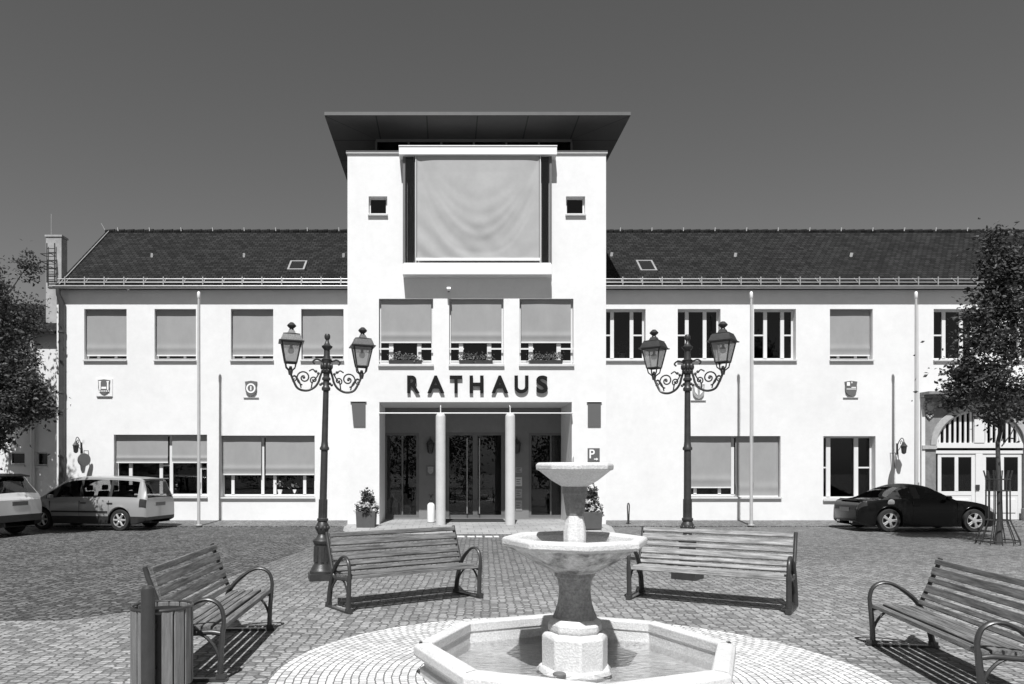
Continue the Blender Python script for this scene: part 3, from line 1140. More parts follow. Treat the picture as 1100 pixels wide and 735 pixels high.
# letters
def letter(ch, u0, u1, v0, v1, Y, depth, m, parent, bold=.018, name='letter'):
    cu = bpy.data.curves.new('glyph', 'FONT')
    cu.body = ch
    cu.size = 1
    cu.extrude = .05
    cu.offset = bold
    cu.resolution_u = 6
    to = bpy.data.objects.new('glyph', cu)
    COL.objects.link(to)
    dg = bpy.context.evaluated_depsgraph_get()
    me = bpy.data.meshes.new_from_object(to.evaluated_get(dg))
    bpy.data.objects.remove(to)
    co = np.array([v.co[:] for v in me.vertices])
    lo, hi = co.min(0), co.max(0)
    X0, X1, Z0, Z1 = px(u0, Y), px(u1, Y), pz(v1, Y), pz(v0, Y)
    q = (co - lo) / (hi - lo)
    b = MB()
    b.v = [(X0 + (X1 - X0) * p[0], Y - depth / 2 + (.5 - p[2]) * depth, Z0 + (Z1 - Z0) * p[1]) for p in q]
    b.f = [tuple(p.vertices) for p in me.polygons]
    return b.build(name, m, parent, smooth=0, world=True)


for ch, a, c in (('R', 187, 255), ('A', 295, 387), ('T', 415, 483), ('H', 522, 597), ('A', 640, 730), ('U', 763, 838), ('S', 880, 942)):
    letter(ch, 400 + a / 5, 400 + c / 5, 403.6, 422.6, YT - .04, .04, M['letters'], hall, bold=.03)

# ------------------------------------------------------------------ portal bay on the right
zs = pz(478, YW)                       # springing
xc, ra = px(1052.5, YW), 47.5 * YW / F
pt = MB()
nseg = 24
# stone face with arched opening
arc = [(xc - ra * math.cos(math.pi * i / nseg), zs + ra * .80 * math.sin(math.pi * i / nseg)) for i in range(nseg + 1)]
zt = zp - .001
xl, xr2 = XP, XR
yp = YW - .02
for i in range(nseg):
    (ax, az), (bx, bz) = arc[i], arc[i + 1]
    pt.add([(ax, yp, az), (bx, yp, bz), (bx, yp, zt), (ax, yp, zt)], [(0, 1, 2, 3)])
    pt.add([(ax, yp, az), (bx, yp, bz), (bx, yp + .45, bz), (ax, yp + .45, az)], [(3, 2, 1, 0)])
for (a, c) in ((xl, xc - ra), (xc + ra, xr2)):
    pt.add([(a, yp, 0), (c, yp, 0), (c, yp, zt), (a, yp, zt)], [(0, 1, 2, 3)])
for x in (xc - ra, xc + ra):
    pt.add([(x, yp, 0), (x, yp + .45, 0), (x, yp + .45, zs), (x, yp, zs)], [(0, 1, 2, 3)])
portal = pt.build('portal', M['stone'], hall, smooth=0, recalc=False, world=True)
tr_ = MB()
# archivolt
pv = []
for rr2, dy in ((1.0, 0), (1.17, 0)):
    pass
for i in range(nseg):
    a0, a1 = math.pi * i / nseg, math.pi * (i + 1) / nseg
    q = []
    for (rad, y) in ((1.0, yp - .05), (1.13, yp - .05)):
        for a in (a0, a1):
            q.append((xc - ra * rad * math.cos(a), y, zs + ra * (.8 + (rad - 1)) * math.sin(a)))
    q2 = [(p[0], yp - .002, p[2]) for p in q]
    tr_.add(q + q2, [(0, 1, 3, 2), (0, 4, 5, 1), (2, 3, 7, 6)])
tr_.build('archivolt', M['archstone'], portal, smooth=0)
im = MB()
for (a, c) in ((xl + .03, xc - ra), (xc + ra, xr2)):
    im.box(a, c, yp - .06, yp - .002, zs - .14, zs - .02)
im.build('impost', M['archstone'], portal, smooth=0)
co_ = MB().box(XP - .02, XR, YW - .5, YW - .003, zp - .06, zp + .035)
co_.box(XP - .02, XR, YW - .22, YW - .003, zp - .14, zp - .061)
co_.build('cornice', M['stone'], portal, smooth=0, bevel=.008)
ql = MB().box(XP + .02, XP + .14, yp - .02, yp - .001, .1, zp - .15)
ql.build('pilaster', M['wall2'], portal, smooth=0)
pl = MB()
pl.box(px(1096, YW), px(1115, YW), yp - .14, yp - .003, .0, .5)
pl.build('plinth', M['stone'], portal, smooth=0, bevel=.01)
# carved mask at the corner
mk = MB()
mx, mz = px(997.5, YW), pz(437, YW)
mk.sphere((mx, yp - .04, mz), .13, 10, 1.25)
for q in range(11):
    a = 2 * math.pi * q / 11
    mk.sphere((mx + .17 * math.cos(a), yp - .03, mz + .2 * math.sin(a)), .05, 6)
for q in range(5):
    mk.sphere((mx + .05 * (q - 2), yp - .03, mz - .28 - .05 * (2 - abs(q - 2))), .04, 6)
mk.sphere((mx, yp - .17, mz - .0), .035, 6)
for s in (-1, 1):
    mk.sphere((mx + .05 * s, yp - .14, mz + .06), .022, 6)
mk.build('carved_mask', M['plate'], portal)
# timber screen: transom fan and doors
yd = yp + .1
dm = MB()
dx0, dx1 = xc - ra, xc + ra
dm.box(dx0, dx1, yd - .05, yd + .05, zs - .1, zs + .07)
dm.box(dx0, dx1, yd - .03, yd + .04, pz(484, YW) - .1, pz(484, YW))
k = 17
for i in range(1, k):
    x = dx0 + (dx1 - dx0) * i / k
    hh = .8 * math.sqrt(max(ra * ra - (x - xc) ** 2, 0))
    w = .09 if abs(x - xc) < .1 else .035
    dm.box(x - w, x + w, yd - .02, yd + .02, zs + .07, zs + hh + .02)
dm.box(xc - .17, xc + .17, yd - .07, yd - .02, zs + .071, zs + .8 * ra)
dm.build('transom', M['frame'], portal, smooth=0)
ft = MB()
for i in range(nseg):
    (ax, az), (bx, bz) = arc[i], arc[i + 1]
    def sc2(x, z, q):
        return (xc + (x - xc) * q, zs + (z - zs) * q)
    a1, b1 = sc2(ax, az, .93), sc2(bx, bz, .93)
    ft.add([(ax, yd - .03, az), (bx, yd - .03, bz), (b1[0], yd - .03, b1[1]), (a1[0], yd - .03, a1[1])], [(0, 1, 2, 3)])
ft.build('transom_arch', M['frame'], portal, smooth=0, recalc=False)
ztop = pz(484, YW) - .101
for (ua, ub) in ((1007, 1047), (1055, 1097)):
    xa, xb = px(ua, YW + .1), px(ub, YW + .1)
    d = MB()
    w = .12
    d.box(xa, xa + w, yd, yd + .05, .12, ztop)
    d.box(xb - w, xb, yd, yd + .05, .12, ztop)
    d.box(xa + w, xb - w, yd, yd + .05, ztop - w, ztop)
    zm = pz(528, YW)
    d.box(xa + w, xb - w, yd, yd + .05, zm - .14, zm)
    d.box(xa + w, xb - w, yd + .012, yd + .04, .12, zm - .14)
    xm = (xa + xb) / 2
    d.box(xm - .06, xm + .06, yd - .006, yd + .045, zm, ztop - w)
    d.box(xa + w + .08, xb - w - .08, yd - .012, yd + .011, .35, zm - .26)
    d = d.build('door', M['frame'], portal, smooth=0, bevel=.006)
    MB().box(xa + w - .02, xb - w + .02, yd + .02, yd + .03, zm, ztop - w).build('pane', M['pane'], d, smooth=0)
hb = MB().box(px(1049, YW), px(1053, YW), yd - .06, yd - .03, 1.1, 1.28)
hb.build('door_handle', M['darkmetal'], portal, smooth=0)
dp = MB().box(px(1047, YW + .1) + .004, px(1055, YW + .1) - .004, yd - .03, yd + .04, .12, ztop)
dp.build('door_post', M['frame'], portal, smooth=0, bevel=.02)
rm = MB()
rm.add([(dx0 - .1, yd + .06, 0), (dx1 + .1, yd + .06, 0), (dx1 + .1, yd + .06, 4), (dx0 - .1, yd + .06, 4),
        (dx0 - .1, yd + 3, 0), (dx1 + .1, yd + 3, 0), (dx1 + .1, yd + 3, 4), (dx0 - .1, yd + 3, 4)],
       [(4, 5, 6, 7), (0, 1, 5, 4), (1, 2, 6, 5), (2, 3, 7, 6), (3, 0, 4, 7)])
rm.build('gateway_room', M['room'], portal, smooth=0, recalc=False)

# ------------------------------------------------------------------ annex on the left, with the chimney
YA = 26.4
ann = empty('side_building', (-16, YA, 0), 0, 'low white side building with two small dark windows beside the town hall', 'building')
b = MB()
hs = [hole(9, 486, 26.5, 501, YA), hole(38, 486, 51, 502, YA)]
wall_holes(b, -24, XL, 0, 6.6, YA, hs, .2)
b.build('wall', M['wall2'], ann, smooth=0, recalc=False, world=True)
for h in hs:
    window(h, YA, ann, depth=.14, fw=.04)
b = MB().add([(-24, YA - .3, 6.55), (XL, YA - .3, 6.55), (XL, YA + 4, 8.4), (-24, YA + 4, 8.4)], [(0, 1, 2, 3)])
b.add([(-24, YA - .3, 6.45), (XL, YA - .3, 6.45), (XL, YA - .3, 6.55), (-24, YA - .3, 6.55)], [(0, 1, 2, 3)])
ar = b.build('roof', M['roof'], ann, smooth=0, recalc=False, world=True)
yc = 27.3
xa, xb = px(49.3, yc), px(66, yc)
ch = MB().box(xa, xb, yc, yc + .42, 6.5, pz(254.5, yc))
ch.box(xa - .03, xb + .03, yc - .03, yc + .45, pz(254.5, yc), pz(252.5, yc))
ch = ch.build('chimney', M['chimney'], ar, smooth=0)
ld = MB()
for x in (xa + .08, xb - .2):
    ld.box(x - .015, x + .015, yc - .1, yc - .07, 8.5, pz(262, yc))
z = 8.6
while z < pz(264, yc):
    ld.box(xa + .08, xb - .2, yc - .095, yc - .075, z - .012, z + .012)
    z += .28
for zz in (pz(276, yc), pz(284, yc), pz(290, yc)):
    ld.tube([(xa + .05, yc - .07, zz), (xa + .02, yc - .4, zz), (xb - .17, yc - .4, zz), (xb - .17, yc - .07, zz)], .016, 6)
ld.build('ladder', M['darkmetal'], ch, smooth=0)
MB().tube([(px(52, yc), yc + .2, pz(253, yc)), (px(52, yc), yc + .2, pz(228, yc))], .012, 6).build('antenna', M['zinc'], ch)
MB().tube([(px(35, YA - .1), YA - .1, .1), (px(35, YA - .1), YA - .1, 6.4)], .075, 12).build('downpipe', M['pole'], ann, world=True)

# ------------------------------------------------------------------ flagpoles
fp = empty('flagpole', (0, 0, 0), 0, None, 'flagpole', 'flagpoles standing in front of the wall')
YF = 23.55
hz = pz(322, YF)
MB().lathe([(.05, 0), (.048, 2), (.036, hz)], (0, 0, 0), 16).build('mast', M['pole'], fp)
MB().lathe([(.036, hz), (.05, hz + .02), (.052, hz + .16), (.04, hz + .2), (.02, hz + .22)], (0, 0, 0), 16).build('truck', M['trim'], fp)
MB().lathe([(.1, 0), (.1, .03), (.065, .05)], (0, 0, 0), 16).build('foot', M['zinc'], fp)
b = MB().tube([(.055, -.02, 1.0), (.06, -.03, 3.5), (.05, -.02, hz)], .005, 5)
b.box(.045, .075, -.05, -.01, 1.15, 1.35)
b.build('halyard', M['zinc'], fp)
for k, (u, lab) in enumerate(((213.5, 'tall pale flagpole in front of the wide ground floor windows left of the entrance'),
                              (807, 'tall pale flagpole before the window right of the fountain'),
                              (984, 'tall pale flagpole at the edge of the stone portal'))):
    o = fp if k == 0 else copy_tree(fp)
    o.location = (px(u, YF), YF, .035)
    o['label'] = lab

# ------------------------------------------------------------------ things on the walls
def shield_poly(w, h):
    top = [(-w, h), (-w * .5, h * 1.06), (0, h * 1.12), (w * .5, h * 1.06), (w, h)]
    right = [(w * .9, h * .5), (w * .95, 0), (w * .85, -h * .45), (w * .5, -h * .8), (0, -h)]
    left = [(-x, z) for (x, z) in right[:-1]][::-1]
    return top + right + left


crest_spec = [(112.5, 416.5, 'white square plaque with a shield of two towers, beside the left window column', 0),
              (270, 418, 'shield plaque with a white ring round a dark disc, beside the left street lamp', 1),
              (750, 421, 'shield plaque partly behind the right street lamp arm', 2),
              (913.5, 418, 'shield plaque with dark lower half, below the single upper window blind on the right wing', 3)]
for (u, v, lab, kind) in crest_spec:
    x, z = px(u, YW), pz(v, YW)
    t = empty('crest_plaque', (x, YW, z), 0, lab, 'plaque', 'painted crests on the facade')
    if kind == 0:
        MB().box(-.27, .27, -.03, -.001, -.3, .3).build('backing', M['trim'], t, smooth=0, bevel=.006)
    MB().box(-.25, .25, -.035 if kind else -.05, -.002 if kind else -.031, -.305, -.28).build('caption_strip', M['plate'], t, smooth=0)
    y0 = -.04
    sh = MB().prism(shield_poly(.2, .24), 'Y', y0 - .02, -.003 if kind else -.0305).build('shield', M['plate' if kind == 2 else 'mid'], t, smooth=0)
    d = MB()
    yy = y0 - .03
    if kind == 0:
        for s in (-1, 1):
            d.box(s * .13 - .025, s * .13 + .025, yy, y0 - .021, -.08, .17)
            d.box(s * .13 - .04, s * .13 + .04, yy, y0 - .021, .171, .21)
        d.box(-.08, .08, yy, y0 - .021, -.05, .02)
        for q in range(5):
            d.box(-.15 + q * .07, -.11 + q * .07, yy, y0 - .021, -.14, -.1)
    elif kind == 1:
        n = 24
        for i in range(n):
            a0, a1 = 2 * math.pi * i / n, 2 * math.pi * (i + 1) / n
            d.add([(r_ * math.cos(a), yy, r_ * math.sin(a) * 1.05 + .02) for a in (a0, a1) for r_ in (.105, .155)], [(0, 1, 3, 2)])
        d.box(-.02, .02, yy, y0 - .021, -.05, .09)
    elif kind == 2:
        for s in (-1, 1):
            d.prism([(s * .05, .1), (s * .15, .18), (s * .12, -.02), (s * .03, -.12)], 'Y', yy, y0 - .021)
        d.box(-.12, .12, yy, y0 - .021, .2, .23)
    else:
        d.box(-.15, -.05, yy, y0 - .021, .1, .22)
        d.box(.0, .15, yy, y0 - .021, .03, .06)
        d.box(-.16, .16, yy, y0 - .021, -.02, .005)
        d.box(.0, .03, yy, y0 - .021, .18, .24)
    d.build('charge', M['signwhite'], sh, smooth=0, recalc=False)

# lanterns on brackets with round plates under them
def lantern_mb(b, c, s):
    x, y, z = c
    b.lathe([(.03 * s, z - .16 * s), (.075 * s, z - .12 * s), (.1 * s, z + .08 * s), (.125 * s, z + .09 * s), (.05 * s, z + .19 * s), (.02 * s, z + .24 * s)], (x, y, 0), 6)


wl = empty('wall_lantern', (0, 0, 0), 0, None, 'wall lamp', 'bracket lanterns on the wings')
b = MB()
b.tube(catmull([(0, 0, -.05), (0, -.1, .12), (0, -.25, .24), (0, -.36, .2), (0, -.38, .1)], 6), .014, 8)
b.tube(catmull([(0, 0, -.2), (0, -.12, -.12), (0, -.25, 0), (0, -.3, .1), (0, -.24, .16), (0, -.19, .1), (0, -.22, .05)], 6), .01, 6)
b.box(-.03, .03, -.02, 0, -.28, .08)
b.build('bracket', M['lampmetal'], wl)
b = MB()
lantern_mb(b, (0, -.38, -.12), 1.)
b.build('lantern', M['lampmetal'], wl)
for k, (u, v, lab) in enumerate(((87.5, 478, 'small dark bracket lantern on the wall above the silver estate car'),
                                 (963.5, 479, 'small dark bracket lantern on the wall above the black coupe'))):
    o = wl if k == 0 else copy_tree(wl)
    o.location = (px(u, YW), YW, pz(v, YW))
    o['label'] = lab
rs = empty('round_sign', (0, 0, 0), 0, None, 'sign', 'round projecting signs')
MB().lathe([(.21, -.018), (.215, -.01), (.215, .01), (.21, .018)], (0, 0, 0), 32, axis='Y').move(Matrix.Rotation(R(52), 4, 'Z')).build('disc', M['mid'], rs)
MB().tube([(0, 0, .2), (0, 0, .3), (0, .3, .3)], .012, 6).build('bracket', M['lampmetal'], rs)
for k, (u, v, lab) in enumerate(((90.3, 494, 'grey round sign hanging on the wall over the silver estate car'),
                                 (962, 496.5, 'grey round sign hanging on the wall over the black coupe'))):
    o = rs if k == 0 else copy_tree(rs)
    Y = YW - .3
    o.location = (px(u, Y), Y, pz(v, Y))
    o['label'] = lab

# wedge-shaped lamps beside the entrance
for k, (u0, u1, v0, v1, lab) in enumerate(((377.3, 392.6, 431.5, 458.5, 'dark wedge-shaped wall light left of the entrance opening'),
                                           (631.5, 645.5, 432, 458.5, 'dark upright wall light above the parking sign'))):
    Y = YT - .03
    xa, xb, za, zb = px(u0, Y), px(u1, Y), pz(v1, Y), pz(v0, Y)
    t = empty('wall_light', ((xa + xb) / 2, YT, za), 0, lab, 'wall lamp', 'wall lights beside the entrance')
    w, h = (xb - xa) / 2, zb - za
    cut = .07 if k == 0 else .0
    MB().prism([(-w + cut, 0), (w, 0), (w, h), (-w, h)], 'Y', -.03, -.001).build('housing', M['sign'], t, smooth=0)
    MB().box(-w - .03, w + .03, -.06, -.001, h, h + .012).build('cover', M['trim'], t, smooth=0)

# parking sign
x0, x1, z0, z1 = hole(631.3, 481.5, 644.3, 496.3, YT - .02)
t = empty('parking_sign', ((x0 + x1) / 2, YT, z0), 0, 'square grey parking sign with a white letter P on the tower wall', 'sign')
MB().box(x0 - (x0 + x1) / 2, x1 - (x0 + x1) / 2, -.02, -.001, 0, z1 - z0).build('panel', M['sign'], t, smooth=0, bevel=.004)
lt = letter('P', 633.2, 638.9, 483, 492.5, YT - .022, .008, M['signwhite'], t, bold=.012)
ar = MB()
w = (x1 - x0)
ar.box(w * .02, w * .22, -.03, -.021, .07, .1)
ar.prism([(w * .22, .13), (w * .22, .04), (w * .36, .085)], 'Y', -.03, -.021)
ar.build('arrow', M['signwhite'], t, smooth=0)
# floodlight over the middle tower window
t = empty('floodlight', (px(482, YT), YT, pz(313, YT)), 0, 'tiny white spotlight on the tower wall between two windows', 'spotlight')
MB().box(-.03, .03, -.2, 0, -.02, .02).build('arm', M['darkmetal'], t, smooth=0)
MB().obox((0, -.22, .02), .12, .1, .08, 0, -.4).build('head', M['frame'], t, smooth=0, bevel=.01)

# lamps, crest and plates in the entrance
for k, (u, lab) in enumerate(((462.3, 'small black lantern on the recessed wall, left of the entrance doors'), (555.3, 'small black lantern on the recessed wall, right of the entrance doors'))):
    t = empty('entrance_lantern', (px(u, YB - .12), YB - .12, pz(481, YB)), 0, lab, 'wall lamp', 'lanterns in the entrance')
    b = MB()
    lantern_mb(b, (0, 0, 0), 1.25)
    b.build('lantern', M['darkmetal'], t)
    MB().tube([(0, 0, .28), (0, .03, .36), (0, .12, .36)], .012, 6).build('bracket', M['darkmetal'], t)
t = empty('crest_plaque', (px(462.5, YB), YB, pz(505.5, YB)), 0, 'dark shield plaque on the recessed wall left of the doors', 'plaque')
MB().box(-.15, .15, -.02, -.001, -.17, .17).build('backing', M['mid'], t, smooth=0)
sh = MB().prism(shield_poly(.1, .12), 'Y', -.035, -.021).build('shield', M['plate'], t, smooth=0)
for k, (v, hh, lab) in enumerate(((505, .17, 'topmost small plate in the column of plates right of the doors'), (517.5, .3, 'second plate from the top in the column right of the doors'),
                                  (530, .3, 'third plate from the top in the column right of the doors'), (543, .34, 'lowest plate in the column right of the doors'))):
    x, z = px(557.2, YB), pz(v, YB)
    t = empty('info_plate', (x, YB, z), 0, lab, 'sign', 'plates beside the doors')
    MB().box(-.11, .11, -.018, -.001, -hh / 2, hh / 2).build('panel', M['grey_trim'] if k == 1 else M['plate'], t, smooth=0)
    d = MB()
    for q in range(3):
        zz = hh * (.25 - .25 * q)
        d.box(-.08, .06 - .03 * (q % 2), -.021, -.0185, zz - .012, zz + .012)
    d.build('lines', M['mid'], t, smooth=0)
# dispenser behind the left column
Yd = 23.9
t = empty('hand_dispenser', (px(463, Yd), Yd, .12), 0, 'white canister with a black pump top beside the left entrance column', 'dispenser')
MB().lathe([(.1, 0), (.12, .02), (.12, .52), (.1, .58), (.05, .62)], (0, 0, 0), 18).build('canister', M['trim'], t)
MB().lathe([(.05, .62), (.05, .72), (.025, .74), (.025, .84), (.07, .86), (.07, .9), (.02, .91)], (0, 0, 0), 14).build('pump', M['plastic'], t)
# bottle-shaped boards behind the left glass
Yb = YB + .15
for k, (u, lab) in enumerate(((421.5, 'bottle-shaped display board behind the left side window, nearer the planter'), (435.5, 'bottle-shaped display board behind the left side window, nearer the doors'))):
    t = empty('display_board', (px(u, Yb), Yb, .12), 0, lab, 'display board', 'display boards behind the glass')
    hh = pz(530, Yb) - .12
    MB().prism([(-.19, 0), (.19, 0), (.19, hh * .55), (.15, hh * .75), (.06, hh * .82), (.06, hh), (-.06, hh), (-.06, hh * .82), (-.15, hh * .75), (-.19, hh * .55)], 'Y', -.01, .01).build('board', M['board'] if 'board' in M else M['grey_trim'], t, smooth=0)
    MB().box(-.12, .12, -.015, -.011, hh * .2, hh * .45).build('panel', M['plate'], t, smooth=0)

# house plants inside the lower windows
for k, (u, Y, z, lab) in enumerate(((668, YW + .42, pz(384.5, YW), 'trailing plant inside the upper window that touches the tower on the right'),
                                    (755, YW + .42, pz(384.5, YW), 'low plant inside the upper window behind the right street lamp'),
                                    (301, YW + .34, pz(533, YW), 'leafy plant in a white pot inside the window left of the left lamp'),
                                    (317, YW + .36, pz(533, YW), 'smaller plant in a white pot inside the same window'),
                                    (190, YW + .38, pz(532, YW), 'spiky plant on the sill inside the window behind the silver estate car'))):
    t = empty('house_plant', (px(u, Y), Y, z + .03), 0, lab, 'plant')
    MB().lathe([(.08, 0), (.11, .18), (.1, .18)], (0, 0, 0), 16).build('pot', M['trim'], t)
    b = MB()
    leaf_cloud(b, (0, 0, .36 if k not in (1, 3) else .28), (.2, .12, .2 if k not in (1, 3) else .1), 90, .06)
    b.build('foliage', M['leafpale'], t, smooth=0, recalc=False)

# metal hoop
t = empty('hoop_bollard', (px(675, 24.1), 24.1, .06), R(60), 'narrow dark metal hoop standing at the wall right of the fountain', 'bollard')
MB().tube(catmull([(-.05, 0, 0), (-.07, 0, .3), (-.1, 0, .55), (-.05, 0, .64), (.05, 0, .64), (.1, 0, .55), (.07, 0, .3), (.05, 0, 0)], 6), .02, 8).build('hoop', M['darkmetal'], t)
MB().box(-.1, .1, -.05, .05, 0, .02).build('foot_plate', M['darkmetal'], t, smooth=0)

# ------------------------------------------------------------------ planters
for k, (u, Y, zz, lab, hp) in enumerate(((393.7, 22.35, .09, 'square dark planter with upright shrub and white flowers left of the entrance', 1.2),
                                         (634, 21.9, .085, 'square dark planter with white flowers behind the fountain', 1.35))):
    t = empty('planter', (px(u, Y), Y, zz), R(3 * k), lab, 'planter', 'planters at the entrance')
    s, h = .285, .48
    b = MB().prism([(-s * .93, 0), (s * .93, 0), (s, h), (-s, h)], 'Y', -s, s)
    b.build('pot', M['pot'], t, smooth=0, bevel=.012)
    MB().box(-s * .9, s * .9, -s * .9, s * .9, h - .02, h + .012).build('soil', M['bark'], t, smooth=0)
    b = MB()
    for q in range(16):
        f = q / 15
        leaf_cloud(b, (random.uniform(-.12, .12), random.uniform(-.1, .1), h + .1 + f * (hp - h - .35)), (.2 * (1 - .4 * f), .2 * (1 - .4 * f), .18), 75, .045)
    for q in range(6):
        a = random.uniform(0, 6.28)
        b.tube([(0, 0, h), (.08 * math.cos(a), .08 * math.sin(a), hp - .3)], .008, 5)
    b.build('foliage', M['leaf2'], t, smooth=0, recalc=False)
    b = MB()
    for q in range(26):
        a = random.uniform(0, 6.28)
        rr3 = random.uniform(.12, .33)
        leaf_cloud(b, (rr3 * math.cos(a), rr3 * math.sin(a), h + random.uniform(-.03, .26 if k == 0 else .32)), (.075, .075, .06), 34, .04)
    b.build('flowers', M['petal'], t, smooth=0, recalc=False)
    b = MB()
    for q in range(12):
        a = random.uniform(0, 6.28)
        leaf_cloud(b, (.3 * math.cos(a), .3 * math.sin(a), h + random.uniform(-.08, .1)), (.08, .08, .1), 22, .04)
    b.build('trailing_leaves', M['leaf2'], t, smooth=0, recalc=False)

# ------------------------------------------------------------------ fountain
ft_ = empty('fountain', FC, 0, 'three tiered pale granite fountain with an octagonal basin of water', 'fountain')


def octa(prof, n=8, rot=0.):
    return MB().lathe(prof, (0, 0, 0), n, rot=rot, cap=False)


zr_ = .292
ri = FR * .884
b = octa([(FR - .055, .0), (FR - .055, .075), (FR - .09, .085), (FR - .09, zr_ - .135), (FR - .02, zr_ - .125), (FR, zr_ - .1), (FR, zr_ - .035), (FR - .03, zr_ - .004),
          (FR - .06, zr_), (ri + .012, zr_), (ri, zr_ - .012), (ri, zr_ - .095), (ri + .012, zr_ - .103), (ri + .012, .02)])
basin = b.build('basin', M['granite'], ft_, smooth=28, bevel=.006)
MB().lathe([(ri + .0115, .021), (1e-6, .02)], (0, 0, 0), 8, cap=False).build('basin_floor', M['basinfloor'], basin, smooth=0)
# metal clamps over the joints
cm = MB()
for k in (0, 4):
    a = k * math.pi / 4
    cm.obox((FR * .955 * math.cos(a), FR * .955 * math.sin(a), zr_ + .003), .028, .045, .01, a)
cm.build('clamp', M['darkmetal'], basin, smooth=0)
# joints of the rim
jm = MB()
for k in range(8):
    a = k * math.pi / 4
    jm.obox(((FR + ri) / 2 * math.cos(a), (FR + ri) / 2 * math.sin(a), zr_ + .0012), FR - ri - .06, .006, .002, a)
jm.build('joint', M['granited'], basin, smooth=0)
nw = 40
wv = MB()
MB().lathe([(1e-6, .088), (ri + .011, .088)], (0, 0, 0), 8, cap=False).build('water', M['water'], ft_, smooth=0)
# plinth and blocks
MB().lathe([(.0001, .1), (.30, .1), (.335, .06)], (0, 0, 0), 9, rot=.2, cap=False).build('footing', M['granite'], ft_, smooth=0)
MB().lathe([(.285, .03), (.288, .36), (.26, .395), (.0001, .395)], (0, 0, 0), 8, rot=0, cap=False).build('plinth_block', M['granite'], ft_, smooth=28, bevel=.012)
MB().lathe([(.215, .39), (.236, .41), (.236, .46), (.205, .512), (.0001, .512)], (0, 0, 0), 8, rot=0, cap=False).build('base_block', M['granite'], ft_, smooth=28, bevel=.012)
prof = [(.19, .505), (.196, .515), (.172, .57), (.15, .64), (.14, .72), (.14, .78), (.15, .835), (.158, .85), (.158, .862), (.178, .87), (.178, .91)]
MB().lathe(prof, (0, 0, 0), 8, rot=R(0), cap=False).build('pedestal', M['granited'], ft_, smooth=28, bevel=.006)
RB = .633
zb_ = 1.215
MB().lathe([(.15, .905), (.19, .908), (.29, .955), (.40, 1.015), (.50, 1.075), (RB - .045, zb_ - .0855), (RB - .2, zb_ - .07)], (0, 0, 0), 8, cap=False).build('middle_bowl', M['bowl'], ft_, smooth=28, bevel=.006)
prof = [(RB - .06, zb_ - .08), (RB - .05, zb_ - .085), (RB - .03, zb_ - .085), (RB, zb_ - .065), (RB, zb_ - .02), (RB - .02, zb_), (RB - .085, zb_),
        (RB - .1, zb_ - .015), (.45, 1.15), (.2, 1.12), (.0001, 1.12)]
MB().lathe(prof, (0, 0, 0), 8, cap=False).build('bowl_rim', M['granite'], ft_, smooth=28, bevel=.008)
MB().lathe([(1e-6, zb_ - .022), (RB - .09, zb_ - .022)], (0, 0, 0), 8, cap=False).build('bowl_water', M['water'], ft_, smooth=0)
prof = [(.098, 1.1), (.1, 1.26), (.088, 1.33), (.072, 1.40), (.0001, 1.405)]
MB().lathe(prof, (0, 0, 0), 8, rot=0, cap=False).build('upper_block', M['granite'], ft_, smooth=20, bevel=.008)
prof = [(.070, 1.39), (.080, 1.42), (.088, 1.48), (.1, 1.56), (.103, 1.585), (.108, 1.59), (.108, 1.65)]
MB().lathe(prof, (0, 0, 0), 8, rot=R(0), cap=False).build('upper_pedestal', M['granitem'], ft_, smooth=28, bevel=.004)
RU = .338
prof = [(.09, 1.648), (.115, 1.65), (.2, 1.70), (RU - .05, 1.768), (RU - .03, 1.785), (RU, 1.795), (RU + .002, 1.835), (RU - .02, 1.857), (RU - .06, 1.857), (RU - .08, 1.84), (.1, 1.78), (.0001, 1.78)]
MB().lathe(prof, (0, 0, 0), 8, rot=0, cap=False).build('upper_bowl', M['granite'], ft_, smooth=28, bevel=.008)
MB().lathe([(1e-6, 1.835), (RU - .07, 1.835)], (0, 0, 0), 8, cap=False).build('bowl_water', M['water'], ft_, smooth=0)
MB().lathe([(.012, 1.78), (.012, 1.90), (.006, 1.91)], (-.02, 0, 0), 10).build('nozzle', M['zinc'], ft_)
dd = MB().lathe([(.055, 0), (.055, .012), (.045, .02), (.0001, .022)], (0, 0, 0), 20)
y = gy(724, .1)
dd.move(Matrix.Translation((px(601, y) - FC.x, y - FC.y, .09)))
dd.build('drain_cap', M['mid'], ft_)

# ------------------------------------------------------------------ benches
BL = 1.98


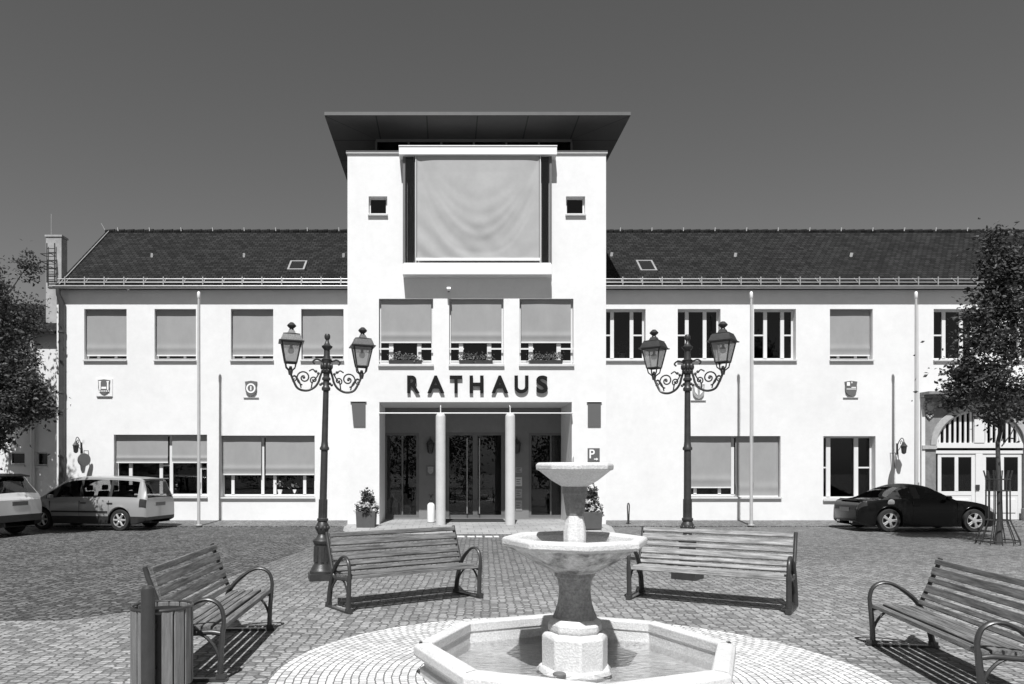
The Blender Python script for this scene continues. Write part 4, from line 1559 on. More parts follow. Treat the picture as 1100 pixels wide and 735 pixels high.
def bench_proto():
    t = empty('park_bench', (0, 0, 0), 0, None, 'bench', 'benches around the fountain')
    # local: x along the bench (centre 0), y from front (0) to back, z up
    def slat(b, y, z, w, ang, th=.042):
        m0 = len(b.v)
        ch = .006
        b.prism([(-w / 2, -th / 2), (w / 2, -th / 2), (w / 2, th / 2 - ch), (w / 2 - ch, th / 2), (-w / 2 + ch, th / 2), (-w / 2, th / 2 - ch)], 'X', -BL / 2, BL / 2)
        b.move(Matrix.Translation((0, y, z)) @ Matrix.Rotation(ang, 4, 'X'), m0)
    s = MB()
    for (y, z, w, a) in ((.045, .432, .082, R(-8)), (.14, .443, .066, R(2)), (.225, .437, .066, R(-3)), (.31, .43, .066, R(-4)), (.395, .428, .062, R(4))):
        slat(s, y, z, w, a)
    s.build('seat', M['wood'], t, smooth=0)
    k = MB()
    for (y, z, w, a) in ((.462, .487, .050, R(64)), (.492, .556, .052, R(66)), (.522, .64, .080, R(69)), (.553, .735, .058, R(71)), (.583, .83, .084, R(72)), (.612, .928, .058, R(74))):
        slat(k, y, z, w, a)
    k.build('backrest', M['wood'], t, smooth=0)
    for sx in (-1, 1):
        x = sx * (BL / 2 - .0)
        xo = x + sx * .022
        f = MB()
        c1 = [(.02, 0.02), (.015, .2), (.0, .4), (-.01, .52), (.02, .63), (.1, .685), (.2, .675), (.32, .6), (.43, .49), (.5, .36), (.55, .2), (.585, .02)]
        pts = [(xo, y, z) for (y, z) in catmull(c1, 6)]
        rad = []
        n_ = len(pts)
        for i in range(n_):
            q = i / (n_ - 1)
            rad.append(.026 if .22 < q < .62 else .026 + .012 * min(1, abs(q - .42) * 2))
        f.tube(pts, rad, 8, flat=(1.0, .75))
        c2 = [(.655, .965), (.625, .87), (.575, .74), (.525, .61), (.48, .5), (.44, .425), (.38, .395), (.25, .4), (.1, .41), (.0, .395)]
        f.tube([(xo, y, z) for (y, z) in catmull(c2, 5)], .023, 8)
        f.tube(catmull([(xo, .02, .16), (xo, .06, .27), (xo, .13, .36), (xo, .2, .4)], 4), .014, 6)
        f.tube(catmull([(xo, .55, .17), (xo, .47, .28), (xo, .37, .37), (xo, .3, .4)], 4), .014, 6)
        f.box(xo - .03, xo + .03, -.04, .64, 0, .022)
        f.box(xo - .035, xo + .035, -.03, .05, .022, .06)
        f.box(xo - .035, xo + .035, .555, .62, .022, .06)
        f.build('side_frame', M['benchiron'], t, smooth=50)
    mb_ = MB().tube([(-BL / 2, .3, .385), (BL / 2, .3, .385)], .014, 6)
    mb_.build('stretcher', M['benchiron'], t)
    return t


def place_bench(o, a, c, lab):
    """front line from a (its left end, seen from the front: local +x end) ... local x axis runs from a to c"""
    a, c = Vector(a), Vector(c)
    d = (c - a).normalized()
    mid = (a + c) / 2
    o.location = (mid.x, mid.y, .006)
    o.rotation_euler = (0, 0, math.atan2(d.y, d.x))
    o['label'] = lab


bp = bench_proto()
place_bench(bp, (-1.16, 9.45), (.42, 10.52), 'slatted wooden bench beside the foot of the left street lamp')
b2 = copy_tree(bp)
place_bench(b2, (2.49, 10.44), (4.25, 9.35), 'bleached wooden bench right behind the fountain, before the right street lamp')
for ch in children_of(b2):
    if ch.name.startswith(('seat', 'backrest')):
        ch.data = ch.data.copy()
        ch.data.materials[0] = M['woodlight']
b3 = copy_tree(bp)
place_bench(b3, (-1.90, 6.43), (-1.955, 8.46), 'slatted wooden bench right next to the round litter bin')
b4 = copy_tree(bp)
place_bench(b4, (4.32, 7.70), (4.02, 5.74), 'slatted wooden bench cut by the right edge of the photo')
b4.scale = (1, 1, .93)

# ------------------------------------------------------------------ litter bin
t = empty('litter_bin', (-2.285, 6.09, 0.006), 0, 'round wooden slatted litter bin on a steel post', 'litter bin')
b = MB()
ns = 15
for i in range(ns):
    a = 2 * math.pi * (i + .5) / ns
    if abs(a - 1.5 * math.pi) < .17:
        continue
    b.obox((.225 * math.cos(a), .225 * math.sin(a), .385), .022, .082, .61, a)
b.build('slats', M['wooddark'], t, smooth=0, bevel=.005)
b = MB()
b.lathe([(.2, .08), (.205, .1), (.205, .66), (.198, .66), (.198, .12), (.0001, .12)], (0, 0, 0), 28, cap=False)
b.build('liner', M['darkmetal'], t)
b = MB().tube([(.232 * math.cos(2 * math.pi * i / 36), .232 * math.sin(2 * math.pi * i / 36), .695) for i in range(36)], .013, 8, closed=True)
b.tube([(.21 * math.cos(2 * math.pi * i / 36), .21 * math.sin(2 * math.pi * i / 36), .1) for i in range(36)], .012, 8, closed=True)
b.build('rim', M['benchiron'], t)
b = MB()
n = 20
prof = [(.052, 0), (.052, .86), (.047, .885), (.03, .9), (.0001, .903)]
b.lathe(prof, (.005, -.30, 0), 20)
b.build('post', M['benchiron'], t)
MB().box(-.03, .04, -.27, -.2, .55, .6).box(-.03, .04, -.27, -.2, .2, .25).build('bracket', M['benchiron'], t, smooth=0)

# ------------------------------------------------------------------ street lamps
HS = .575


def lamp_proto():
    t = empty('street_lamp', (0, 0, 0), 0, None, 'street lamp', 'two armed street lamps')
    p = [(.19, 0), (.19, .14), (.175, .15), (.16, .19), (.13, .24), (.122, .26), (.122, .56), (.132, .57), (.145, .6), (.15, .63), (.135, .65), (.105, .67), (.085, .70), (.07, .73),
         (.075, .745), (.1, .79), (.11, .84), (.1, .89), (.08, .925), (.075, .94), (.09, .955), (.09, .985), (.07, 1.0),
         (.06, 1.1), (.056, 2.1), (.075, 2.11), (.078, 2.14), (.06, 2.17), (.052, 2.25), (.046, 3.07), (.068, 3.08), (.072, 3.12), (.05, 3.15), (.05, 3.24), (.07, 3.25), (.07, 3.28), (.05, 3.3),
         (.052, 3.35), (.075, 3.37), (.075, 3.56), (.088, 3.58), (.06, 3.6), (.05, 3.66), (.048, 3.74), (.085, 3.78), (.09, 3.80), (.055, 3.82), (.03, 3.87), (.025, 3.9), (.045, 3.93), (.05, 3.965), (.035, 4.0), (.0001, 4.01)]
    b = MB().lathe(p, (0, 0, 0), 20, cap=False)
    b.box(-.2, .2, -.2, .2, -.01, .10)
    # fluted panels on the base, beads on the boss
    for k in range(8):
        a = 2 * math.pi * k / 8
        b.obox((.121 * math.cos(a), .121 * math.sin(a), .41), .02, .05, .25, a)
    for k in range(10):
        a = 2 * math.pi * k / 10
        b.sphere((.1 * math.cos(a), .1 * math.sin(a), .84), .022, 5, 1.5)
    for k in range(12):
        a = 2 * math.pi * k / 12
        b.tube([(.063 * math.cos(a), .063 * math.sin(a), 1.0), (.061 * math.cos(a), .061 * math.sin(a), 1.3)], .01, 6)
    for k in range(8):
        a = 2 * math.pi * (k + .5) / 8
        b.sphere((.078 * math.cos(a), .078 * math.sin(a), 3.47), .03, 5, 1.8)
        b.sphere((.07 * math.cos(a), .07 * math.sin(a), 3.40), .02, 5, 1.2)
    for s in (-1, 1):
        b.tube(catmull([(.07 * s, 0, 3.55), (.16 * s, 0, 3.58), (.22 * s, 0, 3.54), (.19 * s, 0, 3.50)], 5), .014, 6)
    b.build('post', M['lampmetal'], t, smooth=40)
    for s in (-1, 1):
        a = MB()
        def T(pts, r, n=7):
            a.tube([(s * x, 0, z) for (x, z) in catmull(pts, 6)], r, n)
        T([(.06, 3.42), (.1, 3.3), (.13, 3.2), (.2, 3.11), (.32, 3.06), (.45, 3.09), (.52, 3.2), (HS, 3.33)], .019)
        # scrolls
        def spiral(cx, cz, r0, r1, a0, turns, rr):
            k = 26
            pts = []
            for i in range(k + 1):
                q = i / k
                an = a0 + turns * 2 * math.pi * q
                r_ = r0 + (r1 - r0) * q
                pts.append((cx + r_ * math.cos(an), cz + r_ * math.sin(an)))
            a.tube([(s * x, 0, z) for (x, z) in pts], rr, 6)
        spiral(.36, 3.27, .125, .02, R(-80), 1.55, .012)
        spiral(.2, 3.24, .06, .012, R(-60), 1.3, .011)
        spiral(.52, 3.25, .05, .01, R(-60), -1.3, .010)
        T([(.4, 3.1), (.43, 3.2), (.5, 3.29), (.545, 3.27)], .011, 6)
        T([(.24, 3.09), (.22, 3.2), (.16, 3.28), (.13, 3.33)], .011, 6)
        T([(.28, 3.38), (.22, 3.41), (.18, 3.37)], .011, 6)
        for (x, z) in ((.36, 3.27), (.17, 3.38), (.13, 3.35), (.09, 3.17), (.06, 3.19)):
            a.sphere((s * x, 0, z), .024, 5)
        a.build('arm', M['lampmetal'], t, smooth=50)
        # lantern
        L0 = MB()
        x = s * HS
        zb = 3.50
        L0.tube([(x, 0, 3.3), (x, 0, 3.36)], [.028, .04], 8)
        L0.tube([(x, 0, 3.36), (x, 0, zb - .06)], [.04, .02], 8)
        for k in range(4):
            an = math.pi / 4 + k * math.pi / 2
            L0.tube([(x + .02 * math.cos(an), .02 * math.sin(an), 3.36), (x + .1 * math.cos(an), .1 * math.sin(an), 3.42), (x + .12 * math.cos(an), .12 * math.sin(an), zb)], .011, 6)
        wb, wt, hgt = .105, .175, .40
        m0 = len(L0.v)
        for k in range(4):
            an = math.pi / 4 + k * math.pi / 2
            q = math.sqrt(2)
            L0.tube([(x + wb * q * math.cos(an), wb * q * math.sin(an), zb), (x + wt * q * math.cos(an), wt * q * math.sin(an), zb + hgt)], .014, 4)
            an2 = an + math.pi / 2
            for (w, z, r) in ((wb, zb, .016), (wt, zb + hgt, .018)):
                L0.tube([(x + w * q * math.cos(an), w * q * math.sin(an), z), (x + w * q * math.cos(an2), w * q * math.sin(an2), z)], r, 4)
        zt = zb + hgt
        q = math.sqrt(2)
        L0.lathe([(.225 * q, zt), (.23 * q, zt + .018), (.2 * q, zt + .03), (.165 * q, zt + .13), (.15 * q, zt + .155), (.155 * q, zt + .165), (.075 * q, zt + .19), (.05 * q, zt + .25)], (x, 0, 0), 4, rot=math.pi / 4)
        L0.lathe([(.05, zt + .245), (.035, zt + .29), (.05, zt + .3), (.08, zt + .33), (.085, zt + .35), (.06, zt + .38), (.03, zt + .41), (.0001, zt + .415)], (x, 0, 0), 14, cap=False)
        SCL = Matrix.Translation((x, 0, zb)) @ Matrix.Diagonal((.87, .87, .80, 1)) @ Matrix.Translation((-x, 0, -zb))
        L0.move(SCL, m0)
        ln = L0.build('lantern', M['lampmetal'], t, smooth=40)
        G = MB()
        G.lathe([(wb * q * .97, zb + .01), (wt * q * .97, zb + hgt - .01)], (x, 0, 0), 4, rot=math.pi / 4, cap=False)
        G.move(SCL)
        G.build('glass', M['lampglass'], ln, smooth=0)
        B = MB().sphere((x, 0, zt - .16), .06, 8, 1.1)
        B.tube([(x, 0, zt - .1), (x, 0, zt)], .025, 8)
        B.move(SCL)
        B.build('bulb', M['mid'], ln)
    return t


lp = lamp_proto()
lp['label'] = 'two armed iron street lamp behind the left bench'
lp.location = (px(345, 12.35), 12.35, .006)
lp.rotation_euler = (0, R(1.45), R(14))
l2 = copy_tree(lp)
l2.location = (px(738.5, 12.45), 12.45, .006)
l2.rotation_euler = (0, 0, R(-38))
l2['label'] = 'two armed iron street lamp behind the bleached bench on the right'


# ------------------------------------------------------------------ cars
def interp(tab, x):
    xs = [p[0] for p in tab]
    ys = [p[1] for p in tab]
    return float(np.interp(x, xs, ys))


def smooth_tab(tab, k=5):
    return [tuple(p) for p in catmull(tab, k)]


def wheel(parent, x, y, r, side, style, w=.21):
    b = MB()
    prof = [(r * .66, -w / 2), (r * .93, -w / 2), (r * .985, -w * .36), (r, -w * .2), (r, w * .2), (r * .985, w * .36), (r * .93, w / 2), (r * .66, w / 2)]
    b.lathe(prof, (x, y, r), 36, axis='Y', cap=False)
    b.lathe([(r * .66, -w * .1), (.0001, -w * .1)], (x, y, r), 24, axis='Y', cap=False)
    t = b.build('wheel', M['tyre'], parent)
    d = MB()
    o = side * w * .42
    d.lathe([(r * .68, o), (r * .68, o + side * .012), (r * .61, o + side * .008), (r * .6, o - side * .04)], (x, y, r), 36, axis='Y', cap=False)
    ns = 6 if style == 0 else 10
    for k in range(ns):
        if style == 0:
            a = 2 * math.pi * k / ns
        else:
            a = 2 * math.pi * (k // 2) / 5 + (.13 if k % 2 else -.13)
        ca, sa = math.cos(a), math.sin(a)
        p0 = Vector((x + .05 * ca, y + o - side * .01, r + .05 * sa))
        p1 = Vector((x + r * .62 * ca, y + o, r + r * .62 * sa))
        d.tube([p0, (p0 + p1) / 2 + Vector((0, side * .012, 0)), p1], [.045 if style == 0 else .03, .032 if style == 0 else .02, .036 if style == 0 else .024], 6)
    d.lathe([(.075, o - side * .02), (.07, o + side * .02), (.0001, o + side * .022)], (x, y, r), 16, axis='Y', cap=False)
    d.build('rim', M['alloy'], t)


def make_car(t, S):
    zh, zr2, wv, wr = (smooth_tab(S[k]) for k in ('belt', 'roof', 'width', 'roofw'))
    x0, x1 = S['x0'], S['x1']
    ax = S['axles']
    wrad = S['wr']
    arch = wrad * 1.17
    zbot = S['zb']
    xs = list(np.linspace(x0, x1, 110))
    xs += S['cuts']
    for a in ax:
        xs += [a + arch * math.cos(q) for q in np.linspace(0, math.pi, 15)]
    xs += [x0 + .004, x0 + .015, x0 + .03, x1 - .004, x1 - .015, x1 - .03]
    xs = sorted(set(round(x, 4) for x in xs if x0 <= x <= x1))

    def section(x):
        w = interp(wv, x)
        h = interp(zh, x)
        zt = max(interp(zr2, x), h + .004)
        rw = min(interp(wr, x), w * .93)
        g = (zt - h)
        rw = w * .93 + (rw - w * .93) * min(1, g / .35)
        zb = zbot + S['end_lift'] * (max(0, (abs(x - (x0 + x1) / 2) / ((x1 - x0) / 2)) - .8) / .2) ** 2
        for a in ax:
            if abs(x - a) < arch:
                zb = max(zb, wrad + math.sqrt(arch ** 2 - (x - a) ** 2))
        zm = [zb, zb + .02]
        for f in (.45, .60, .74, .85, .94):
            zm.append(h * f)
        for i in range(1, len(zm)):
            zm[i] = max(zm[i], zm[i - 1] + .006)
        hh = max(h, zm[-1] + .006)
        ps = [(0, zbot + .03), (w * .66, zbot + .03), (w * .66, zb), (w * .965, zb), (w * .985, zm[1]),
              (w * .995, zm[2]), (w * 1.0, zm[3]), (w * .995, zm[4]), (w * .985, zm[5]), (w * .965, zm[6]), (w * .93, hh)]
        zt = max(zt, hh + .003)
        def L_(q):
            return (w * .93 + (rw - w * .93) * q ** 1.15, hh + (zt - .045 * min(1, g / .2) - hh) * q)
        ps += [L_(.07), L_(.9), L_(1.0)]
        rz = zt - .045 * min(1, g / .2)
        ps += [(rw * .93, zt - .02 * min(1, g / .2)), (rw * .7, zt), (rw * .35, zt + .012 * min(1, g / .1)), (0, zt + .016 * min(1, g / .1))]
        return ps
    rings = [section(x) for x in xs]
    m = len(rings[0])
    buckets = {}
    for i in range(len(xs) - 1):
        xm = (xs[i] + xs[i + 1]) / 2
        for j in range(m - 1):
            zc = sum(r_[q][1] for r_ in (rings[i], rings[i + 1]) for q in (j, j + 1)) / 4
            gg = interp(zr2, xm) - interp(zh, xm)
            lab = S['label'](xm, j, zc, gg)
            for s in (-1, 1):
                q = [(xs[i], s * rings[i][j][0], rings[i][j][1]), (xs[i + 1], s * rings[i + 1][j][0], rings[i + 1][j][1]),
                     (xs[i + 1], s * rings[i + 1][j + 1][0], rings[i + 1][j + 1][1]), (xs[i], s * rings[i][j + 1][0], rings[i][j + 1][1])]
                key = lab if lab not in ('taillight', 'headlight', 'side_window') else (lab, s)
                buckets.setdefault(key, []).append(q)
    for i in (0, len(xs) - 1):
        for j in range(2, m - 1):
            q = [(xs[i], -rings[i][j][0], rings[i][j][1]), (xs[i], rings[i][j][0], rings[i][j][1]), (xs[i], rings[i][j + 1][0], rings[i][j + 1][1]), (xs[i], -rings[i][j + 1][0], rings[i][j + 1][1])]
            key = 'bumper' if (j < S.get('bump_j', 0)) else 'body'
            buckets.setdefault(key, []).append(q)
    mats = dict(body=S['paint'], side_window='carglass', windscreen='carglass', rear_window='carglass', taillight='lampred', headlight='alloy', bumper='plastic', soft_top='blackroof', pillar='plastic', spoiler='plastic')
    import bmesh
    for key, qs in buckets.items():
        lab = key if isinstance(key, str) else key[0]
        me = bpy.data.meshes.new(lab)
        vs, fs = [], []
        for q in qs:
            o = len(vs)
            vs += q
            fs.append((o, o + 1, o + 2, o + 3))
        me.from_pydata(vs, [], fs)
        bm = bmesh.new()
        bm.from_mesh(me)
        bmesh.ops.remove_doubles(bm, verts=bm.verts, dist=.0008)
        bmesh.ops.dissolve_degenerate(bm, dist=.0004, edges=bm.edges)
        bmesh.ops.recalc_face_normals(bm, faces=bm.faces)
        bm.to_mesh(me)
        bm.free()
        me.polygons.foreach_set('use_smooth', [True] * len(me.polygons))
        me.set_sharp_from_angle(angle=R(38))
        me.materials.append(M[mats[lab]])
        o = bpy.data.objects.new(lab, me)
        COL.objects.link(o)
        o.parent = t
    for a in ax:
        for s in (-1, 1):
            wheel(t, a, s * (S['track']), wrad, s, S['style'])
    # seats
    for (sx, sy) in S['seats']:
        b = MB()
        zs_ = S['seat_z']
        b.obox((sx, sy, zs_), .5, .48, .14)
        b.prism([(sx - .22, zs_), (sx - .36, zs_ + .55), (sx - .24, zs_ + .57), (sx - .1, zs_)], 'Y', sy - .23, sy + .23)
        b.obox((sx - .33, sy, zs_ + .67), .09, .26, .17)
        b.build('car_seat', M['seat'], t, smooth=0, bevel=.04, seg=3)
    b = MB().box(S['dash'][0], S['dash'][1], -.66, .66, .55, S['dash'][2])
    b.build('dashboard', M['plastic'], t, smooth=0, bevel=.04)
    b = MB()
    b.tube([(S['dash'][0] - .12 + .06 * math.cos(q), .36 + .18 * math.sin(q), S['dash'][2] + .02 + .17 * math.cos(q)) for q in np.linspace(0, 6.28, 24)[:-1]], .014, 6, closed=True)
    b.build('steering_wheel', M['plastic'], t)
    for s in (-1, 1):
        mx_ = S['mirror']
        b = MB()
        b.obox((mx_[0], s * mx_[1], mx_[2]), .1, .2, .13)
        b.build('wing_mirror', M[S['paint']], t, smooth=0, bevel=.035, seg=3)
        for (hx, hz_) in S['handles']:
            wy = interp(wv, hx) * .99
            b = MB().obox((hx, s * (wy + .012), hz_), .19, .03, .035)
            b.build('door_handle', M[S['handle_mat']], t, smooth=0, bevel=.01)
    # door gaps
    b = MB()
    for gx in S['gaps']:
        for s in (-1, 1):
            wy = interp(wv, gx)
            h = interp(zh, gx)
            b.box(gx - .004, gx + .004, s * wy * .93 if s > 0 else -wy * 1.004, wy * 1.004 if s > 0 else -wy * .93, S['zb'] + .12, h * .93)
    b.build('door_gap', M['plastic'], t, smooth=0)
    pl = MB().obox((x0 - .006, 0, S['plate_z']), .012, .52, .11)
    pl.build('number_plate', M['plate_dark'], t, smooth=0)


# silver estate van, seen from its left side, its nose to the left
van = empty('parked_car', (0, 0, 0), 0, 'silver estate car parked along the wall on the left, its rear towards the entrance', 'car', 'parked cars')


def van_label(x, j, z, g):
    if j <= 2:
        return 'bumper' if abs(x) > 0 else 'bumper'
    if g > .02:
        if j in (11,) and -1.90 < x < 1.22:
            if not (-.03 < x < .06 or -1.05 < x < -.96):
                return 'side_window'
            return 'pillar'
        if j >= 13 and .72 < x < 1.48:
            return 'windscreen'
        if j >= 14 and -2.17 < x < -2.0:
            return 'rear_window'
    if x < -1.98 and j in (7, 8, 9) and z > .66:
        return 'taillight'
    if x > 1.75 and j in (7, 8, 9):
        return 'headlight'
    if j in (3, 4) and (x < -1.75 or x > 1.75 or True) and z < .42:
        return 'bumper'
    return 'body'


VAN = dict(x0=-2.18, x1=2.21, axles=(1.34, -1.34), wr=.325, zb=.2, end_lift=.12, track=.77, style=0, paint='silver', bump_j=5,
           belt=[(-2.18, .93), (-2.0, .97), (-1, .985), (0, .98), (.9, .97), (1.2, .95), (1.6, .89), (1.95, .78), (2.12, .66), (2.21, .52)],
           roof=[(-2.18, .93), (-2.165, 1.02), (-2.08, 1.3), (-1.99, 1.53), (-1.85, 1.595), (-1.4, 1.635), (-.6, 1.66), (0, 1.655), (.45, 1.60), (.75, 1.48), (1.05, 1.28), (1.35, 1.06), (1.5, .95), (1.8, .8), (2.21, .5)],
           width=[(-2.18, .80), (-2.1, .845), (-1.8, .885), (-1.0, .9), (0, .9), (1.2, .9), (1.7, .87), (2.0, .79), (2.15, .66), (2.21, .52)],
           roofw=[(-2.2, .66), (-1.9, .64), (-1, .65), (.3, .66), (.8, .68), (1.3, .76), (1.6, .8), (2.2, .5)],
           cuts=[-1.9, 1.22, -.03, .06, -1.05, -.96, .72, 1.48, -2.17, -2.0, -1.98],
           label=van_label, seats=((.35, .38), (.35, -.38), (-.55, .4), (-.55, -.4), (-.55, 0)), seat_z=.62, dash=(.85, 1.2, .92),
           mirror=(.95, .98, 1.03), handles=((-.12, .84), (-1.02, .84)), handle_mat='plastic', gaps=(.02, -.98, 1.05), plate_z=.80)
make_car(van, VAN)
b = MB()
for s in (-1, 1):
    y = s * .905
    b.box(-.95, .98, min(y, y + s * .012), max(y, y + s * .012), .55, .60)
b.build('door_trim', M['plastic'], van, smooth=0)
MB().obox((-2.0, 0, 1.58), .25, 1.15, .03, 0, 0).build('spoiler', M['silver'], van, smooth=0, bevel=.012)
fwd = Vector((-.983, .186, 0)).normalized()
lft = Vector((0, 0, 1)).cross(fwd)
rw_ = Vector((px(130.6, 22.0), 22.0, 0))            # near-side rear wheel
van.scale = (.955, .955, .955)
rw_ = Vector((px(128.5, 22.0), 22.0, 0))
c_ = (rw_ + fwd * 1.34 * .955 - lft * .86 * .955)
van.location = (c_.x, c_.y, .006)
van.rotation_euler = (0, 0, math.atan2(fwd.y, fwd.x))

# pale SUV at the left edge
suv = empty('parked_car', (0, 0, 0), 0, 'pale SUV cut by the left edge of the photo, only its rear showing', 'car', 'parked cars')


def suv_label(x, j, z, g):
    if j <= 2:
        return 'bumper'
    if g > .02:
        if j == 11 and -1.75 < x < 1.1:
            return 'pillar' if -.05 < x < .05 else 'side_window'
        if j >= 13 and .6 < x < 1.4:
            return 'windscreen'
        if j >= 14 and -2.15 < x < -1.86:
            return 'rear_window'
    if x < -1.82 and j in (8, 9) and z > .8:
        return 'taillight'
    if x > 1.75 and j in (8, 9):
        return 'headlight'
    if j in (3, 4, 5) and z < .52:
        return 'bumper'
    return 'body'


SUV = dict(x0=-2.25, x1=2.2, axles=(1.32, -1.32), wr=.36, zb=.24, end_lift=.16, track=.79, style=1, paint='silver2', bump_j=6,
           belt=[(-2.25, .97), (-2.1, 1.05), (-1, 1.06), (0, 1.04), (.9, 1.03), (1.2, 1.0), (1.7, .93), (2.0, .82), (2.2, .6)],
           roof=[(-2.25, .97), (-2.19, 1.08), (-2.05, 1.32), (-1.88, 1.56), (-1.75, 1.63), (-1.2, 1.69), (-.4, 1.71), (.1, 1.69), (.5, 1.6), (.9, 1.37), (1.25, 1.12), (1.45, .98), (1.8, .88), (2.2, .58)],
           width=[(-2.25, .76), (-2.15, .84), (-1.8, .91), (-1.0, .92), (0, .92), (1.2, .92), (1.7, .88), (2.0, .8), (2.2, .55)],
           roofw=[(-2.2, .66), (-1.8, .62), (-1, .64), (.3, .65), (.8, .67), (1.3, .76), (1.6, .8), (2.2, .5)],
           cuts=[-1.75, 1.1, -.05, .05, .6, 1.4, -2.15, -1.86, -1.82],
           label=suv_label, seats=((.3, .38), (.3, -.38), (-.6, .4), (-.6, -.4)), seat_z=.7, dash=(.8, 1.1, 1.0),
           mirror=(.9, 1.0, 1.1), handles=((-.2, .92), (-1.05, .92)), handle_mat='silver2', gaps=(0, -.95, 1.0), plate_z=.88)
make_car(suv, SUV)
MB().prism([(-1.72, 1.62), (-2.0, 1.585), (-2.02, 1.615), (-1.72, 1.668)], 'Y', -.6, .6).build('spoiler', M['plastic'], suv, smooth=0, bevel=.01)
fwd = Vector((-.97, .24, 0)).normalized()
lft = Vector((0, 0, 1)).cross(fwd)
rw_ = Vector((px(-7, 19.4), 19.4, 0))               # near-side rear corner
c_ = rw_ + fwd * 2.22 - lft * .84
suv.location = (c_.x, c_.y, .006)
suv.rotation_euler = (0, 0, math.atan2(fwd.y, fwd.x))

# black coupe with its nose to the right
cpe = empty('parked_car', (0, 0, 0), 0, 'black coupe parked before the stone portal on the right', 'car', 'parked cars')


def cpe_label(x, j, z, g):
    if j <= 2:
        return 'bumper'
    if g > .015:
        if j == 11 and -.86 < x < .5:
            return 'pillar' if -.5 < x < -.3 else 'side_window'
        if j >= 13 and .1 < x < .78:
            return 'windscreen'
        if j >= 14 and -1.45 < x < -.8:
            return 'rear_window'
        if j >= 11:
            return 'soft_top'
    if x < -1.85 and j in (8, 9) and z > .64:
        return 'taillight'
    if x > 1.7 and j in (8, 9):
        return 'headlight'
    if j in (3,) and z < .3:
        return 'bumper'
    return 'body'


CPE = dict(x0=-2.1, x1=2.1, axles=(1.235, -1.235), wr=.33, zb=.15, end_lift=.13, track=.80, style=1, paint='blackpaint', bump_j=4,
           belt=[(-2.1, .6), (-2.06, .74), (-1.95, .85), (-1.75, .885), (-1.3, .92), (-.6, .93), (.2, .92), (.8, .9), (1.2, .86), (1.6, .77), (1.9, .64), (2.05, .5), (2.1, .4)],
           roof=[(-2.1, .6), (-2.06, .74), (-1.95, .85), (-1.75, .885), (-1.5, .915), (-1.32, .97), (-1.0, 1.17), (-.7, 1.30), (-.35, 1.355), (.1, 1.29), (.35, 1.16), (.6, 1.0), (.8, .89), (1.2, .855), (1.6, .76), (2.1, .4)],
           width=[(-2.1, .66), (-2.03, .76), (-1.8, .86), (-1.3, .92), (-.6, .905), (0, .89), (.6, .895), (1.2, .92), (1.6, .88), (1.9, .76), (2.05, .6), (2.1, .48)],
           roofw=[(-1.6, .72), (-1.2, .62), (-.6, .56), (-.1, .57), (.3, .6), (.7, .72), (1.1, .8)],
           cuts=[-.86, .5, -.5, -.3, .1, .78, -1.45, -.8, -1.85],
           label=cpe_label, seats=((-.15, .36), (-.15, -.36)), seat_z=.45, dash=(.4, .62, .84),
           mirror=(.44, .97, .97), handles=((-.45, .76),), handle_mat='blackpaint', gaps=(.75, -.55), plate_z=.62)
make_car(cpe, CPE)
MB().lathe([(.1, -.0), (.1, .012), (.085, .016), (.0001, .016)], (0, 0, 0), 20, axis='Y').move(Matrix.Translation((-1.2, -.9, .84)) @ Matrix.Rotation(R(14), 4, 'X') @ Matrix.Rotation(math.pi, 4, 'Z')).build('fuel_cap', M['alloy'], cpe)
for q in (.32, .42, -.32, -.42):
    MB().tube([(-2.1, q, .26), (-1.9, q, .26)], .035, 12).build('exhaust', M['alloy'], cpe)
MB().prism([(-1.98, .87), (-1.78, .895), (-1.78, .91), (-2.0, .93)], 'Y', -.5, .5).build('spoiler', M['blackpaint'], cpe, smooth=0, bevel=.01)
fwd = Vector((1, -.02, 0)).normalized()
lft = Vector((0, 0, 1)).cross(fwd)
rw_ = Vector((px(955.5, 21.6), 21.6, 0))
cpe.scale = (.965, 1, 1)
c_ = rw_ + fwd * 1.235 * .965 + lft * .88
cpe.location = (c_.x, c_.y, .003)
cpe.rotation_euler = (0, 0, math.atan2(fwd.y, fwd.x))


